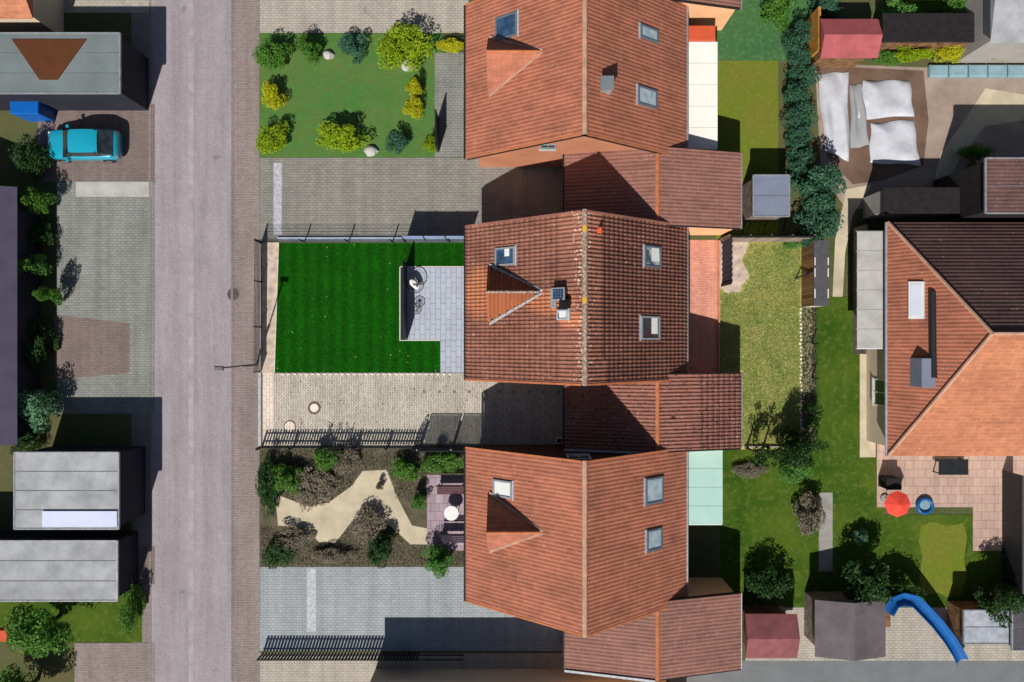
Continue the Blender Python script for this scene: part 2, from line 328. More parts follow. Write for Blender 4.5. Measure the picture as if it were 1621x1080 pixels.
# ------------------------------------------------------------------ mesh building
def wloc(o):
    v = Vector((0,0,0))
    while o is not None: v += o.location; o = o.parent
    return v
class MB:
    def __init__(s): s.v = []; s.f = []
    def poly(s, pts):
        i = len(s.v); s.v += [tuple(p) for p in pts]; s.f.append(tuple(range(i, i+len(pts)))); return s
    def hexa(s, P):        # 8 corners: bottom 0-3 ccw, top 4-7
        i = len(s.v); s.v += [tuple(p) for p in P]
        s.f += [(i+3,i+2,i+1,i), (i+4,i+5,i+6,i+7), (i,i+1,i+5,i+4), (i+1,i+2,i+6,i+5), (i+2,i+3,i+7,i+6), (i+3,i,i+4,i+7)]; return s
    def box(s, x0, x1, y0, y1, z0, z1):
        return s.hexa([(x0,y0,z0),(x1,y0,z0),(x1,y1,z0),(x0,y1,z0),(x0,y0,z1),(x1,y0,z1),(x1,y1,z1),(x0,y1,z1)])
    def bbox(s, x0, x1, y0, y1, z0, z1, b=0.01):   # box with a chamfered top edge
        i = len(s.v)
        s.v += [(x0,y0,z0),(x1,y0,z0),(x1,y1,z0),(x0,y1,z0),(x0,y0,z1-b),(x1,y0,z1-b),(x1,y1,z1-b),(x0,y1,z1-b),
                (x0+b,y0+b,z1),(x1-b,y0+b,z1),(x1-b,y1-b,z1),(x0+b,y1-b,z1)]
        s.f += [(i,i+1,i+5,i+4),(i+1,i+2,i+6,i+5),(i+2,i+3,i+7,i+6),(i+3,i,i+4,i+7),
                (i+4,i+5,i+9,i+8),(i+5,i+6,i+10,i+9),(i+6,i+7,i+11,i+10),(i+7,i+4,i+8,i+11),(i+8,i+9,i+10,i+11)]; return s
    def prism(s, pts, z0, z1):
        n = len(pts); i = len(s.v)
        s.v += [(x,y,z0) for x,y in pts] + [(x,y,z1) for x,y in pts]
        s.f.append(tuple(range(i+n, i+2*n))); s.f.append(tuple(reversed(range(i, i+n))))
        for k in range(n): s.f.append((i+k, i+(k+1)%n, i+n+(k+1)%n, i+n+k))
        return s
    def ext(s, pts, d):     # 3D polygon extruded by vector d
        n = len(pts); i = len(s.v); d = Vector(d)
        s.v += [tuple(p) for p in pts] + [tuple(Vector(p)+d) for p in pts]
        s.f.append(tuple(range(i, i+n))); s.f.append(tuple(reversed(range(i+n, i+2*n))))
        for k in range(n): s.f.append((i+k, i+n+k, i+n+(k+1)%n, i+(k+1)%n))
        return s
    def tube(s, pts, r, n=8, cap=True, r2=None):
        pts = [Vector(p) for p in pts]; rings = []
        for k, p in enumerate(pts):
            d = (pts[min(k+1, len(pts)-1)] - pts[max(k-1, 0)]).normalized()
            a = Vector((0,0,1)) if abs(d.z) < 0.9 else Vector((1,0,0))
            u = d.cross(a).normalized(); v = d.cross(u)
            rr = r if r2 is None else r + (r2-r)*k/(len(pts)-1)
            i = len(s.v); rings.append(i)
            for j in range(n):
                t = 2*PI*j/n; q = p + u*rr*math.cos(t) + v*rr*math.sin(t); s.v.append(tuple(q))
        for a, b in zip(rings, rings[1:]):
            for j in range(n): s.f.append((a+j, a+(j+1)%n, b+(j+1)%n, b+j))
        if cap: s.f.append(tuple(rings[0]+j for j in reversed(range(n)))); s.f.append(tuple(rings[-1]+j for j in range(n)))
        return s
    def torus(s, c, R, r, n=32, m=6, ax=Vector((0,0,1)), ry=None):
        q = Vector((0,0,1)).rotation_difference(ax); i = len(s.v)
        for k in range(n):
            t = 2*PI*k/n
            for j in range(m):
                p = 2*PI*j/m
                v = Vector(((R + r*math.cos(p))*math.cos(t), ((ry or R) + r*math.cos(p))*math.sin(t), r*math.sin(p)))
                s.v.append(tuple(q @ v + Vector(c)))
        for k in range(n):
            for j in range(m):
                s.f.append((i+k*m+j, i+((k+1)%n)*m+j, i+((k+1)%n)*m+(j+1)%m, i+k*m+(j+1)%m))
        return s
    def disc(s, c, r, z0, z1, n=28):
        return s.prism([(c[0]+r*math.cos(2*PI*k/n), c[1]+r*math.sin(2*PI*k/n)) for k in range(n)], z0, z1)
    def build(s, name, mat, parent=None, smooth=False, origin=None):
        if parent is not None: off = wloc(parent)
        elif origin is not None: off = Vector(origin)
        else: off = Vector((0,0,0))
        me = bpy.data.meshes.new(name)
        me.from_pydata([(x-off.x, y-off.y, z-off.z) for x,y,z in s.v], [], s.f)
        me.materials.append(M[mat] if isinstance(mat, str) else mat)
        if smooth:
            for p in me.polygons: p.use_smooth = True
        me.update()
        o = bpy.data.objects.new(name, me); col.objects.link(o)
        if parent is not None: o.parent = parent
        else: o.location = off
        return o
def npmesh(name, V, F, mat, parent=None, off=(0,0,0)):
    me = bpy.data.meshes.new(name); k = F.shape[1]
    me.vertices.add(len(V)); me.vertices.foreach_set('co', (V-np.array(off)).astype(np.float32).ravel())
    me.loops.add(F.size); me.loops.foreach_set('vertex_index', F.astype(np.int32).ravel())
    me.polygons.add(len(F)); me.polygons.foreach_set('loop_start', np.arange(0, F.size, k, dtype=np.int32))
    me.materials.append(M[mat] if isinstance(mat, str) else mat); me.update(calc_edges=True); me.validate()
    o = bpy.data.objects.new(name, me); col.objects.link(o)
    if parent is not None: o.parent = parent
    return o
def tag(o, label=None, cat=None, group=None, kind=None):
    if label: o['label'] = label
    if cat: o['category'] = cat
    if group: o['group'] = group
    if kind: o['kind'] = kind
    return o
def thing(name, label, cat, loc, group=None):
    o = bpy.data.objects.new(name, None); col.objects.link(o); o.location = loc; o.empty_display_size = 0.3
    return tag(o, label, cat, group)
layer = [3]
LV = [1,1,1,2,3,3,4,2,4,2,3,1,1,3,1,3,1,2,1,2,1,2,3,1,1,2,3,2,1,3,1,2,3,5,4,1,2,2,3,5,6,5,5,1,2,2]
cnt = [0]
def ground_patch(name, mat, pts, z=None, world=False):
    """a flat sheet of ground; each new one lies 4 mm above the last"""
    if z is None: z = 0.004*LV[cnt[0]]; cnt[0] += 1
    P = pts if world else [at(px, py) for px, py in pts]
    a = sum(P[i][0]*P[(i+1)%len(P)][1]-P[(i+1)%len(P)][0]*P[i][1] for i in range(len(P)))
    if a < 0: P = P[::-1]
    o = MB().poly([(x,y,z) for x,y in P]).build(name, mat)
    return tag(o, kind='structure')
def rect(x0, y0, x1, y1): return [(x0,y0),(x1,y0),(x1,y1),(x0,y1)]
def blob(cx, cy, rx, ry, n=18, j=0.15):
    return [(cx+rx*math.cos(2*PI*k/n)*(1+random.uniform(-j,j)), cy+ry*math.sin(2*PI*k/n)*(1+random.uniform(-j,j))) for k in range(n)]

# ------------------------------------------------------------------ the ground
tag(MB().poly([(-300,-300,0),(300,-300,0),(300,300,0),(-300,300,0)]).build('ground', 'ground'), kind='structure')
X = lambda px: (px-810.5)*HC/FPX
Y = lambda py: -(py-540.0)*HC/FPX
ground_patch('road', 'road', [(-21.2,-120),(-16.4,-120),(-16.4,120),(-21.2,120)], world=True)
ground_patch('pavement', 'walk', [(-16.4,-120),(-14.8,-120),(-14.8,120),(-16.4,120)], world=True)
ground_patch('pavement', 'walk', [(-22.3,-120),(-21.2,-120),(-21.2,120),(-22.3,120)], world=True)
ground_patch('parking_area', 'park', rect(90,285,245,655))
ground_patch('brick_paving', 'park_red', [(85,498),(205,512),(205,590),(88,602)])
ground_patch('brick_paving', 'park_red', rect(60,165,245,288))
ground_patch('pale_paving', 'concrete_pale', rect(120,288,240,312))
ground_patch('paved_yard', 'drive_tan', rect(-200,-200,245,20))
ground_patch('brick_paving', 'walk', rect(118,1018,245,1140))
ground_patch('garden_lawn', 'lawn_green', rect(-150,925,225,1017))
ground_patch('brick_paving', 'park_red', rect(190,865,245,925))
# north plot
ground_patch('driveway', 'drive_tan', rect(411,-150,742,52))
ground_patch('garden_lawn', 'lawn_n', rect(411,53,700,249))
ground_patch('patio', 'park', rect(688,84,760,249))
ground_patch('driveway', 'drive_n', rect(411,250,905,383))
ground_patch('drain_strip', 'lead', rect(433,258,446,372))
# own plot
ground_patch('gravel_strip', 'gravel', [(414,384),(442,384),(435,590),(412,590)])
ground_patch('lawn', 'lawn', [(441,385),(760,385),(760,590),(434.5,590)])
ground_patch('driveway', 'drive', rect(432,590.5,905,709))
ground_patch('kerb_paving', 'drive_pale', rect(416,590,433,709))
ground_patch('terrace', 'terrace_red', rect(1075,380,1137,600))
ground_patch('back_lawn', 'lawn_back', rect(1139,380,1269,712))
ground_patch('gravel_bed', 'gravel', [(1139,380),(1186,380),(1180,398),(1174,412),(1181,426),(1186,436),(1180,446),(1174,452),(1172,462),(1150,464),(1139,455)])
ground_patch('leaf_litter_strip', 'litter', rect(1268,484,1291,712))
# south plot
ground_patch('garden_bed', 'soil', rect(411,711,760,900))
ground_patch('gravel_path', 'gravel_cream', [(436,782),(482,800),(520,796),(556,770),(574,746),(612,744),(630,790),(652,832),(682,838),(690,862),(650,862),(620,835),(590,812),(560,822),(530,860),(505,858),(480,836),(440,832)])
ground_patch('patio', 'patio_mauve', rect(676,752,760,872))
ground_patch('driveway', 'drive_s', rect(411,898,905,1031))
ground_patch('driveway', 'drive_tan', rect(411,1034,905,1250))
ground_patch('drain_strip', 'lead', rect(486,900,500,1000))
# back gardens
ground_patch('garden_lawn', 'lawn_teal', rect(1134,-80,1290,96))
ground_patch('garden_lawn', 'lawn_olive', rect(1134,96,1232,379))
ground_patch('garden_lawn', 'lawn_green', rect(1140,713,1262,960))
ground_patch('garden_path', 'concrete', rect(1296,780,1318,905))
ground_patch('garden_lawn', 'lawn_green', [(1291,470),(1362,470),(1372,560),(1368,720),(1392,726),(1400,815),(1590,815),(1590,962),(1240,962),(1262,713),(1291,713)])
ground_patch('building_site', 'dirt', [(1290,100),(1800,120),(1800,330),(1600,330),(1540,250),(1480,330),(1340,330),(1300,280)])
ground_patch('bare_soil', 'dirt_brown', [(1292,104),(1462,112),(1470,190),(1462,262),(1400,285),(1350,292),(1310,250)])
ground_patch('bare_soil', 'gravel_cream', [(1560,140),(1621,150),(1621,190),(1560,200),(1520,250),(1500,290),(1480,282),(1490,240),(1520,200)])
ground_patch('gravel_path', 'gravel_cream', [(1340,300),(1380,292),(1350,340),(1338,400),(1334,470),(1318,470),(1322,380)])
ground_patch('garden_path', 'gravel_cream', rect(1361,545,1386,724))
ground_patch('terrace', 'terrace_pink', rect(1388,560,1700,803))
ground_patch('garden_path', 'terrace_pink', rect(1540,803,1592,872))
ground_patch('dry_grass', 'lawn_olive', [(1458,832),(1476,826),(1500,833),(1524,828),(1531,850),(1526,884),(1530,915),(1522,940),(1500,946),(1484,938),(1462,944),(1456,915),(1460,880),(1454,856)])
ground_patch('back_street', 'asphalt', rect(1060,1046,1900,1300))
ground_patch('paved_yard', 'drive_tan', rect(1180,940,1800,1046))
ground_patch('garden_lawn', 'lawn_green', rect(1400,-60,1560,60))

# ------------------------------------------------------------------ own patio: slabs one by one
zb = 0.022
patio = tag(MB().prism([at(*p) for p in [(739,423),(739,590),(697,590),(697,538.5),(633,538.5),(633,423)]], 0.0, zb).build('patio', 'joint'), kind='structure')
def grid_slabs(name, x0, x1, y0, y1, w, l, mat, parent, z0, z1, gap=0.012, rnd=0.0015):
    x = x0; c = 0; protos = {}
    while x < x1-0.05:
        xe = min(x+w, x1); y = y0 - (l/2 if c % 2 else 0)
        while y < y1-0.02:
            ya, ye = max(y, y0), min(y+l, y1)
            if ye-ya > 0.06:
                dx, dy = round(xe-x-gap, 3), round(ye-ya-gap, 3)
                if (dx, dy) not in protos:
                    o = MB().bbox(-dx/2, dx/2, -dy/2, dy/2, 0, z1-z0, 0.006).build(name, mat)
                    protos[(dx,dy)] = o.data
                    o.parent = parent
                else:
                    o = bpy.data.objects.new(name, protos[(dx,dy)]); col.objects.link(o); o.parent = parent
                o.location = Vector(((x+xe)/2, (ya+ye)/2, z0+random.uniform(-rnd, rnd))) - wloc(parent)
            y += l
        x += w; c += 1
grid_slabs('paving_slab', X(640), X(739), Y(538.3), Y(423.3), 0.305, 0.61, 'slab', patio, zb, zb+0.03)
grid_slabs('paving_slab', X(697.3), X(739), Y(589.6), Y(538.3), 0.305, 0.61, 'slab', patio, zb, zb+0.03)
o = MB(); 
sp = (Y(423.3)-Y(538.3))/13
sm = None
for k in range(13):  # slabs behind the screen, shade put into their dark colour
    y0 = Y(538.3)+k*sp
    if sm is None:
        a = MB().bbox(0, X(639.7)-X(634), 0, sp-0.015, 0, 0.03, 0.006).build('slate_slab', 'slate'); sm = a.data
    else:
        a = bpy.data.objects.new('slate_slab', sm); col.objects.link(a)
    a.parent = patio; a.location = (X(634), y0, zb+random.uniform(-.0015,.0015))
for (x0,y0,x1,y1) in ((632.6,538.3,633.9,423),(632.6,539.6,697,538.5),(740,421.8,634,423)):
    MB().box(min(X(x0),X(x1)), max(X(x0),X(x1)), min(Y(y0),Y(y1)), max(Y(y0),Y(y1)), 0, zb+0.035).build('edging', 'edge_stone', patio)

# ------------------------------------------------------------------ roof geometry
XR, HW, ZE, ZR = 3.48, 5.98, 2.95, 7.36
YN, YS = 6.24, -2.12
TP = (ZR-ZE)/HW; ANG = math.atan(TP); CA, SA = math.cos(ANG), math.sin(ANG)
SL = HW/CA
class Slope:
    """frame of one roof slope: s runs down from the ridge, n is normal to the tiles"""
    def __init__(s, xr, zr, ang, side): s.xr, s.zr, s.side = xr, zr, side; s.c, s.s = math.cos(ang), math.sin(ang); s.t = math.tan(ang)
    def p(s, d, y, n): return (s.xr + s.side*(d*s.c + n*s.s), y, s.zr - d*s.s + n*s.c)
    def box(s, mb, d0, d1, y0, y1, n0, n1):
        if s.side < 0: y0, y1 = y1, y0
        return mb.hexa([s.p(d0,y0,n0), s.p(d1,y0,n0), s.p(d1,y1,n0), s.p(d0,y1,n0), s.p(d0,y0,n1), s.p(d1,y0,n1), s.p(d1,y1,n1), s.p(d0,y1,n1)])
    def hit(s, px, py):
        a = (px-810.5)/FPX; t = s.t
        z = (s.zr - t*s.xr + HC*t*a)/(1+t*a) if s.side < 0 else (s.zr + t*s.xr - HC*t*a)/(1-t*a)
        x = a*(HC-z); return abs(x-s.xr)/s.c, -(py-540)/FPX*(HC-z)
TW, TL = 0.2, 0.33
prof = [(0.0, 0.004), (0.065, 0.0), (0.10, 0.040), (0.135, 0.056), (0.17, 0.040), (0.205, 0.002)]
STEP = [TL]
def tile_arrays(sl, d, y, jit=0.004):
    """one interlocking roof tile: curved roll, raised front edge"""
    V = []; dn = random.uniform(-jit, jit); w2 = random.uniform(-jit, jit)
    for dd, lift in ((d-0.03, 0.012), (d+STEP[0], 0.034)):
        for (yy, h) in prof: V.append(sl.p(dd, y+yy, h+lift+dn+(w2 if lift > .02 else 0)))
    for (yy, h) in prof: V.append(sl.p(d+STEP[0], y+yy, h+0.004))
    m = len(prof); F = []
    for k in range(m-1):
        q = [(k, k+1, m+k+1, m+k), (m+k, m+k+1, 2*m+k+1, 2*m+k)]
        if sl.side > 0: q = [tuple(reversed(f)) for f in q]
        F += q
    return V, F
def lay_tiles(slopes, length, y0, y1, mat, parent, n_parts, skip=None):
    cells = []
    ny = int(round((y1-y0)/TW)); 
    for sl in slopes:
        nd = int(round(length/TL)); STEP[0] = (length-0.03)/nd
        for i in range(nd):
            for j in range(ny):
                d = i*STEP[0]+0.03; y = y0 + j*(y1-y0)/ny
                if skip and skip(sl, d+TL/2, y+TW/2): continue
                cells.append((sl, d, y))
    cells.sort(key=lambda c: c[1])
    off = wloc(parent)
    if n_parts:
        protos = {}
        for (sl, d, y) in cells[:n_parts]:
            key = (sl.side, random.randrange(3))
            base = Vector(sl.p(d, y, 0))
            if key not in protos:
                V, F = tile_arrays(sl, d, y)
                mb = MB(); mb.v = [tuple(Vector(v)-base+off) for v in V]; mb.f = F
                o = mb.build('roof_tile', mat, parent); protos[key] = o.data
            else:
                o = bpy.data.objects.new('roof_tile', protos[key]); col.objects.link(o); o.parent = parent
            o.location = base - off
    rest = cells[n_parts:]
    VV = []; FF = []; m = len(prof)*3
    for k, (sl, d, y) in enumerate(rest):
        V, F = tile_arrays(sl, d, y); VV += V; FF += [tuple(i+k*m for i in f) for f in F]
    o = npmesh('lower_roof_tiles', np.array(VV), np.array(FF), mat, parent, off)
    tag(o, kind='stuff')
def ridge_caps(sl_w, y0, y1, mat, parent, r=0.13, n=None, name='ridge_tile'):
    n = n or int(round((y1-y0)/0.36)); L = (y1-y0)/n; off = wloc(parent); data = None
    for k in range(n):
        y = y0+k*L
        if data is None:
            mb = MB(); i0 = 0
            for (yy, rr) in ((0.0, r), (L+0.03, r*0.90)):
                for j in range(7):
                    t = -0.15+ (PI+0.3)*j/6; mb.v.append((rr*math.cos(t), yy, rr*math.sin(t)*0.72+0.02))
            for j in range(6): mb.f.append((j, j+1, 8+j, 7+j)[::-1])
            for j in range(7): mb.v.append((r*0.86*math.cos(-0.15+(PI+0.3)*j/6), 0, r*0.6*math.sin(-0.15+(PI+0.3)*j/6)))
            for j in range(6): mb.f.append((j, j+1, 15+j, 14+j))
            me = bpy.data.meshes.new(name); me.from_pydata(mb.v, [], mb.f); me.materials.append(M[mat]); me.update(); data = me
        o = bpy.data.objects.new(name, data); col.objects.link(o); o.parent = parent
        o.location = Vector((sl_w.xr, y, sl_w.zr+0.0)) - off; o.rotation_euler = (random.uniform(-.012,.012), 0, random.uniform(-.02,.02))

def window_on_wall(parent, axis, pos, c, z0, w, h, mat_f='white', out=1, sill=True, name='window'):
    """axis 'x': wall plane x=pos facing out*x; c = centre along the wall"""
    mb = MB(); t = 0.06
    def bx(m, a0, a1, b0, b1, z_0, z_1):
        lo, hi = sorted((pos+out*b0, pos+out*b1))
        if axis == 'x': m.box(lo, hi, a0, a1, z_0, z_1)
        else: m.box(a0, a1, lo, hi, z_0, z_1)
    bx(mb, c-w/2, c-w/2+t, 0.003, 0.05, z0, z0+h); bx(mb, c+w/2-t, c+w/2, 0.003, 0.05, z0, z0+h)
    bx(mb, c-w/2+t, c+w/2-t, 0.003, 0.05, z0, z0+t); bx(mb, c-w/2+t, c+w/2-t, 0.003, 0.05, z0+h-t, z0+h)
    bx(mb, c-0.02, c+0.02, 0.003, 0.045, z0+t, z0+h-t)
    f = mb.build(name, mat_f, parent)
    p = MB(); bx(p, c-w/2+t, c+w/2-t, 0.004, 0.02, z0+t, z0+h-t); p.build('pane', 'glass_dark', f)
    if sill and name == 'window':
        s = MB(); bx(s, c-w/2-0.05, c+w/2+0.05, 0.003, 0.12, z0-0.06, z0-0.003); s.build('sill', 'concrete_pale', f)

def skylight(sl, corners, fmat, pmat, parent, raise_=0.13, fw=0.09, curtain=None, label=None):
    (xa, ya), (xb, yb) = corners
    d0, y0 = sl.hit(xa, ya); d1, y1 = sl.hit(xb, yb)
    d0, d1 = sorted((d0, d1)); ym = sorted((y0, y1)); y0, y1 = ym
    m = MB()
    sl.box(m, d0, d0+fw, y0, y1, 0.0, raise_); sl.box(m, d1-fw, d1, y0, y1, 0.0, raise_)
    sl.box(m, d0+fw, d1-fw, y0, y0+fw, 0.0, raise_-0.002); sl.box(m, d0+fw, d1-fw, y1-fw, y1, 0.0, raise_-0.002)
    f = m.build('skylight', fmat, parent)
    if label: f['label'] = label
    g = MB(); sl.box(g, d0+fw, d1-fw, y0+fw, y1-fw, 0.02, raise_-0.045); g.build('pane', pmat, f)
    g = MB(); sl.box(g, d0-0.10, d0-0.003, y0-0.06, y1+0.06, 0.05, raise_-0.04); g.build('flashing', 'lead', f)
    if curtain:
        (a, b, cc, d_) = curtain
        g = MB(); L = d1-d0; W = y1-y0
        sl.box(g, d0+L*a, d0+L*b, y0+W*cc, y0+W*d_, raise_-0.044, raise_-0.040); g.build('blind', 'curtain', f)
    return f

def gable_walls(parent, x0, x1, y0, y1, xr, zr, ze_at, t, mat, zoff=0.14):
    """walls with gable ends under the roof slab"""
    def zroof(x): return zr - t*abs(x-xr) - zoff
    pts = [(x0, 0), (x1, 0), (x1, zroof(x1)), (xr, zroof(xr)), (x0, zroof(x0))]
    MB().ext([(x, y0, z) for x, z in pts], (0, 0.25, 0)).build('gable_wall', mat, parent)
    MB().ext([(x, y1-0.25, z) for x, z in pts], (0, 0.25, 0)).build('gable_wall', mat, parent)
    MB().box(x0, x0+0.25, y0+0.25, y1-0.25, 0, zroof(x0)).build('side_wall', mat, parent)
    MB().box(x1-0.25, x1, y0+0.25, y1-0.25, 0, zroof(x1)).build('side_wall', mat, parent)

def house(dy, label, group, own=True, sky=(), dormer=True, chim=None, ridge='ridge', wallmat='plaster_o'):
    root = thing('house', label, 'house', (XR, (YN+YS)/2+dy, 0), group)
    W = Slope(XR, ZR, ANG, -1); E = Slope(XR, ZR, ANG, 1)
    y0, y1 = YS+dy, YN+dy
    # covering and structure
    for sl in (W, E):
        m = MB(); sl.box(m, 0.02, SL-0.02, y0+0.03, y1-0.03, -0.12, 0.0 if own else 0.045)
        m.build('roof_deck' if own else 'roof', 'wood_dark' if own else 'tile_n', root)
    if own:
        DX0, DXA, DYC, DHW = -1.16, 1.467, 2.45, 1.52
        def skip(sl, d, y):
            if sl.side > 0: return False
            x = sl.xr - d*sl.c
            return DX0+0.05 < x < DXA-0.12 and abs(y-DYC) < DHW*(DXA-x)/(DXA-DX0)-0.1
        lay_tiles((W, E), SL, y0, y1, 'tile', root, 300, skip)
    ridge_caps(W, y0-0.02, y1+0.02, ridge, root, r=0.135)
    for yy, s in ((y0, -1), (y1, 1)):        # bargeboards and verge
        for sl in (W, E):
            m = MB(); a, b = sorted((yy-s*0.02, yy+s*0.02)); sl.box(m, 0.0, SL, a, b, -0.2, 0.03); m.build('bargeboard', 'wood_dark', root)
            m = MB(); a, b = sorted((yy-s*0.07, yy+s*0.025)); sl.box(m, 0.16, SL-0.01, a, b, 0.033, 0.095 if own else 0.06); m.build('verge_tiles', 'ridge_orange' if (s < 0 or not own) else 'tile', root)
    for sgn, sl in ((-1, W), (1, E)):
        gx = XR+sgn*(HW+0.06)
        MB().tube([(gx, y0, ZE-0.05), (gx, y1, ZE-0.05)], 0.072 if sgn > 0 else 0.062, 8).build('gutter', 'anthracite' if sgn < 0 else 'zinc', root)
        MB().tube([(gx-sgn*0.05, y1-0.25, ZE-0.1), (XR+sgn*(HW-0.55), y1-0.45, ZE-0.6), (XR+sgn*(HW-0.55), y1-0.45, 0)], 0.045, 8).build('downpipe', 'zinc', root)
    gable_walls(root, XR-HW+0.6, XR+HW-0.6, y0+0.3, y1-0.3, XR, ZR, ZE, TP, wallmat)
    for c, wd in ((y0+1.8, 1.4), (y0+5.4, 2.2)): window_on_wall(root, 'x', XR-HW+0.6, c, 0.9, wd, 1.3, out=-1)
    window_on_wall(root, 'x', XR-HW+0.6, y0+3.5, 0.05, 1.0, 2.1, out=-1, mat_f='timber', name='front_door')
    window_on_wall(root, 'x', XR+HW-0.6, y0+3.0, 0.05, 2.4, 2.2, name='terrace_door'); window_on_wall(root, 'x', XR+HW-0.6, y0+6.2, 0.9, 1.4, 1.3)
    window_on_wall(root, 'y', y0+0.3, XR-1.6, 3.9, 0.8, 0.8, out=-1, mat_f='frame_grey'); window_on_wall(root, 'y', y1-0.3, XR, 3.9, 1.2, 1.2, out=1)
    # dormer
    if dormer:
        DX0, DXA, DYC, DHW = -1.16, 1.467, 2.45+dy, 1.52
        zt = W.zr - W.t*(XR-DXA); zb_ = W.zr - W.t*(XR-DX0)
        dm = MB(); lift = 0.06
        ov = 0.12
        apex = Vector((DXA, DYC, zt+lift)); top = Vector((DX0-ov, DYC, zt+lift))
        for s in (-1, 1):
            low = Vector((DX0-ov, DYC+s*DHW, zb_+lift-0.03))
            pr = MB(); a, b, c = apex, top, low
            nrm = (b-a).cross(c-a); 
            if nrm.z < 0: a, b, c = a, c, b; 
            nrm = (b-a).cross(c-a).normalized()
            pr.ext([tuple(a), tuple(b), tuple(c)], tuple(-nrm*0.1))
            pr.build('dormer_roof', 'tile_n' if not own else 'wood_dark', root)
            if own:       # tiles laid in columns running down from the dormer ridge
                tl = MB(); dn = (low-top).normalized(); run = (low-top).length
                ncol = int((DXA-DX0+ov)/0.2); off = wloc(root); num = 0
                for i in range(ncol):
                    xa = DX0-ov+i*0.2; frac = max(0.0, (DXA-(xa+0.2))/(DXA-(DX0-ov)))
                    L = run*frac; k = 0; d = 0.03
                    while d < L-0.12:
                        e = min(d+0.33, L+0.02); mb = MB(); m6 = len(prof)
                        for (dd, lf) in ((d-0.02, 0.012), (e, 0.04)):
                            for (q, h) in prof:
                                P = top + dn*dd + Vector((xa-top.x+q, 0, 0)) + nrm*(h+lf); mb.v.append(tuple(P))
                        for (q, h) in prof: mb.v.append(tuple(top + dn*e + Vector((xa-top.x+q, 0, 0)) + nrm*0.002))
                        for j in range(m6-1):
                            for f in ((j, j+1, m6+j+1, m6+j), (m6+j, m6+j+1, 2*m6+j+1, 2*m6+j)): mb.f.append(f if s < 0 else f[::-1])
                        mb.build('dormer_tile', 'tile_dorm', root); num += 1; d += 0.33
            # valley flashing
            v = (Vector((DX0-0.1, DYC+s*(DHW+0.02), zb_+0.115)) - Vector((DXA, DYC, zt+0.115)))
            pr = MB(); side = Vector((0, s*0.09, 0)); A = Vector((DXA+0.06, DYC, zt+0.13)); B = A+v
            q = [A-side*0.4, A+side*1.1, B+side*1.1, B-side*0.9]
            if s > 0: q = q[::-1]
            pr.ext([tuple(p) for p in q], (0, 0, -0.03)); pr.build('valley_flashing', 'lead' if own else 'ridge_pale', root)
        mb = MB()
        mb.tube([(DX0-ov, DYC, zt+lift+0.03), (DXA-0.1, DYC, zt+lift+0.02)], 0.065, 8); mb.build('dormer_ridge', 'ridge' if own else 'ridge_orange', root)
        mb = MB(); mb.ext([(DX0+0.02, DYC-DHW+0.15, zb_-0.1), (DX0+0.02, DYC+DHW-0.15, zb_-0.1), (DX0+0.02, DYC, zt-0.15)][::-1], (0.1, 0, 0)); mb.build('dormer_front', wallmat, root)
        mb = MB(); mb.ext([(DX0-0.02, DYC-0.6, zb_+0.15), (DX0-0.02, DYC+0.6, zb_+0.15), (DX0-0.02, DYC, zb_+0.95)][::-1], (0.035, 0, 0)); mb.build('dormer_window', 'glass_dark', root)
    for (side, cs, fm, pm, cur) in sky:
        skylight(W if side < 0 else E, cs, fm, pm, root, curtain=cur, fw=0.09 if own else 0.1)
    if chim:
        (sd, px, py, w_, h_) = chim; sl = W if sd < 0 else E; d, y = sl.hit(px, py); p = sl.p(d, y, 0)
        c = MB().box(p[0]-w_/2, p[0]+w_/2, p[1]-w_/2, p[1]+w_/2, p[2]-0.5, p[2]+h_).build('chimney', 'zinc', root)
        MB().box(p[0]-w_/2-0.05, p[0]+w_/2+0.05, p[1]-w_/2-0.05, p[1]+w_/2+0.05, p[2]+h_+0.003, p[2]+h_+0.07).build('cap', 'flatroof2', c)
    return root, W, E

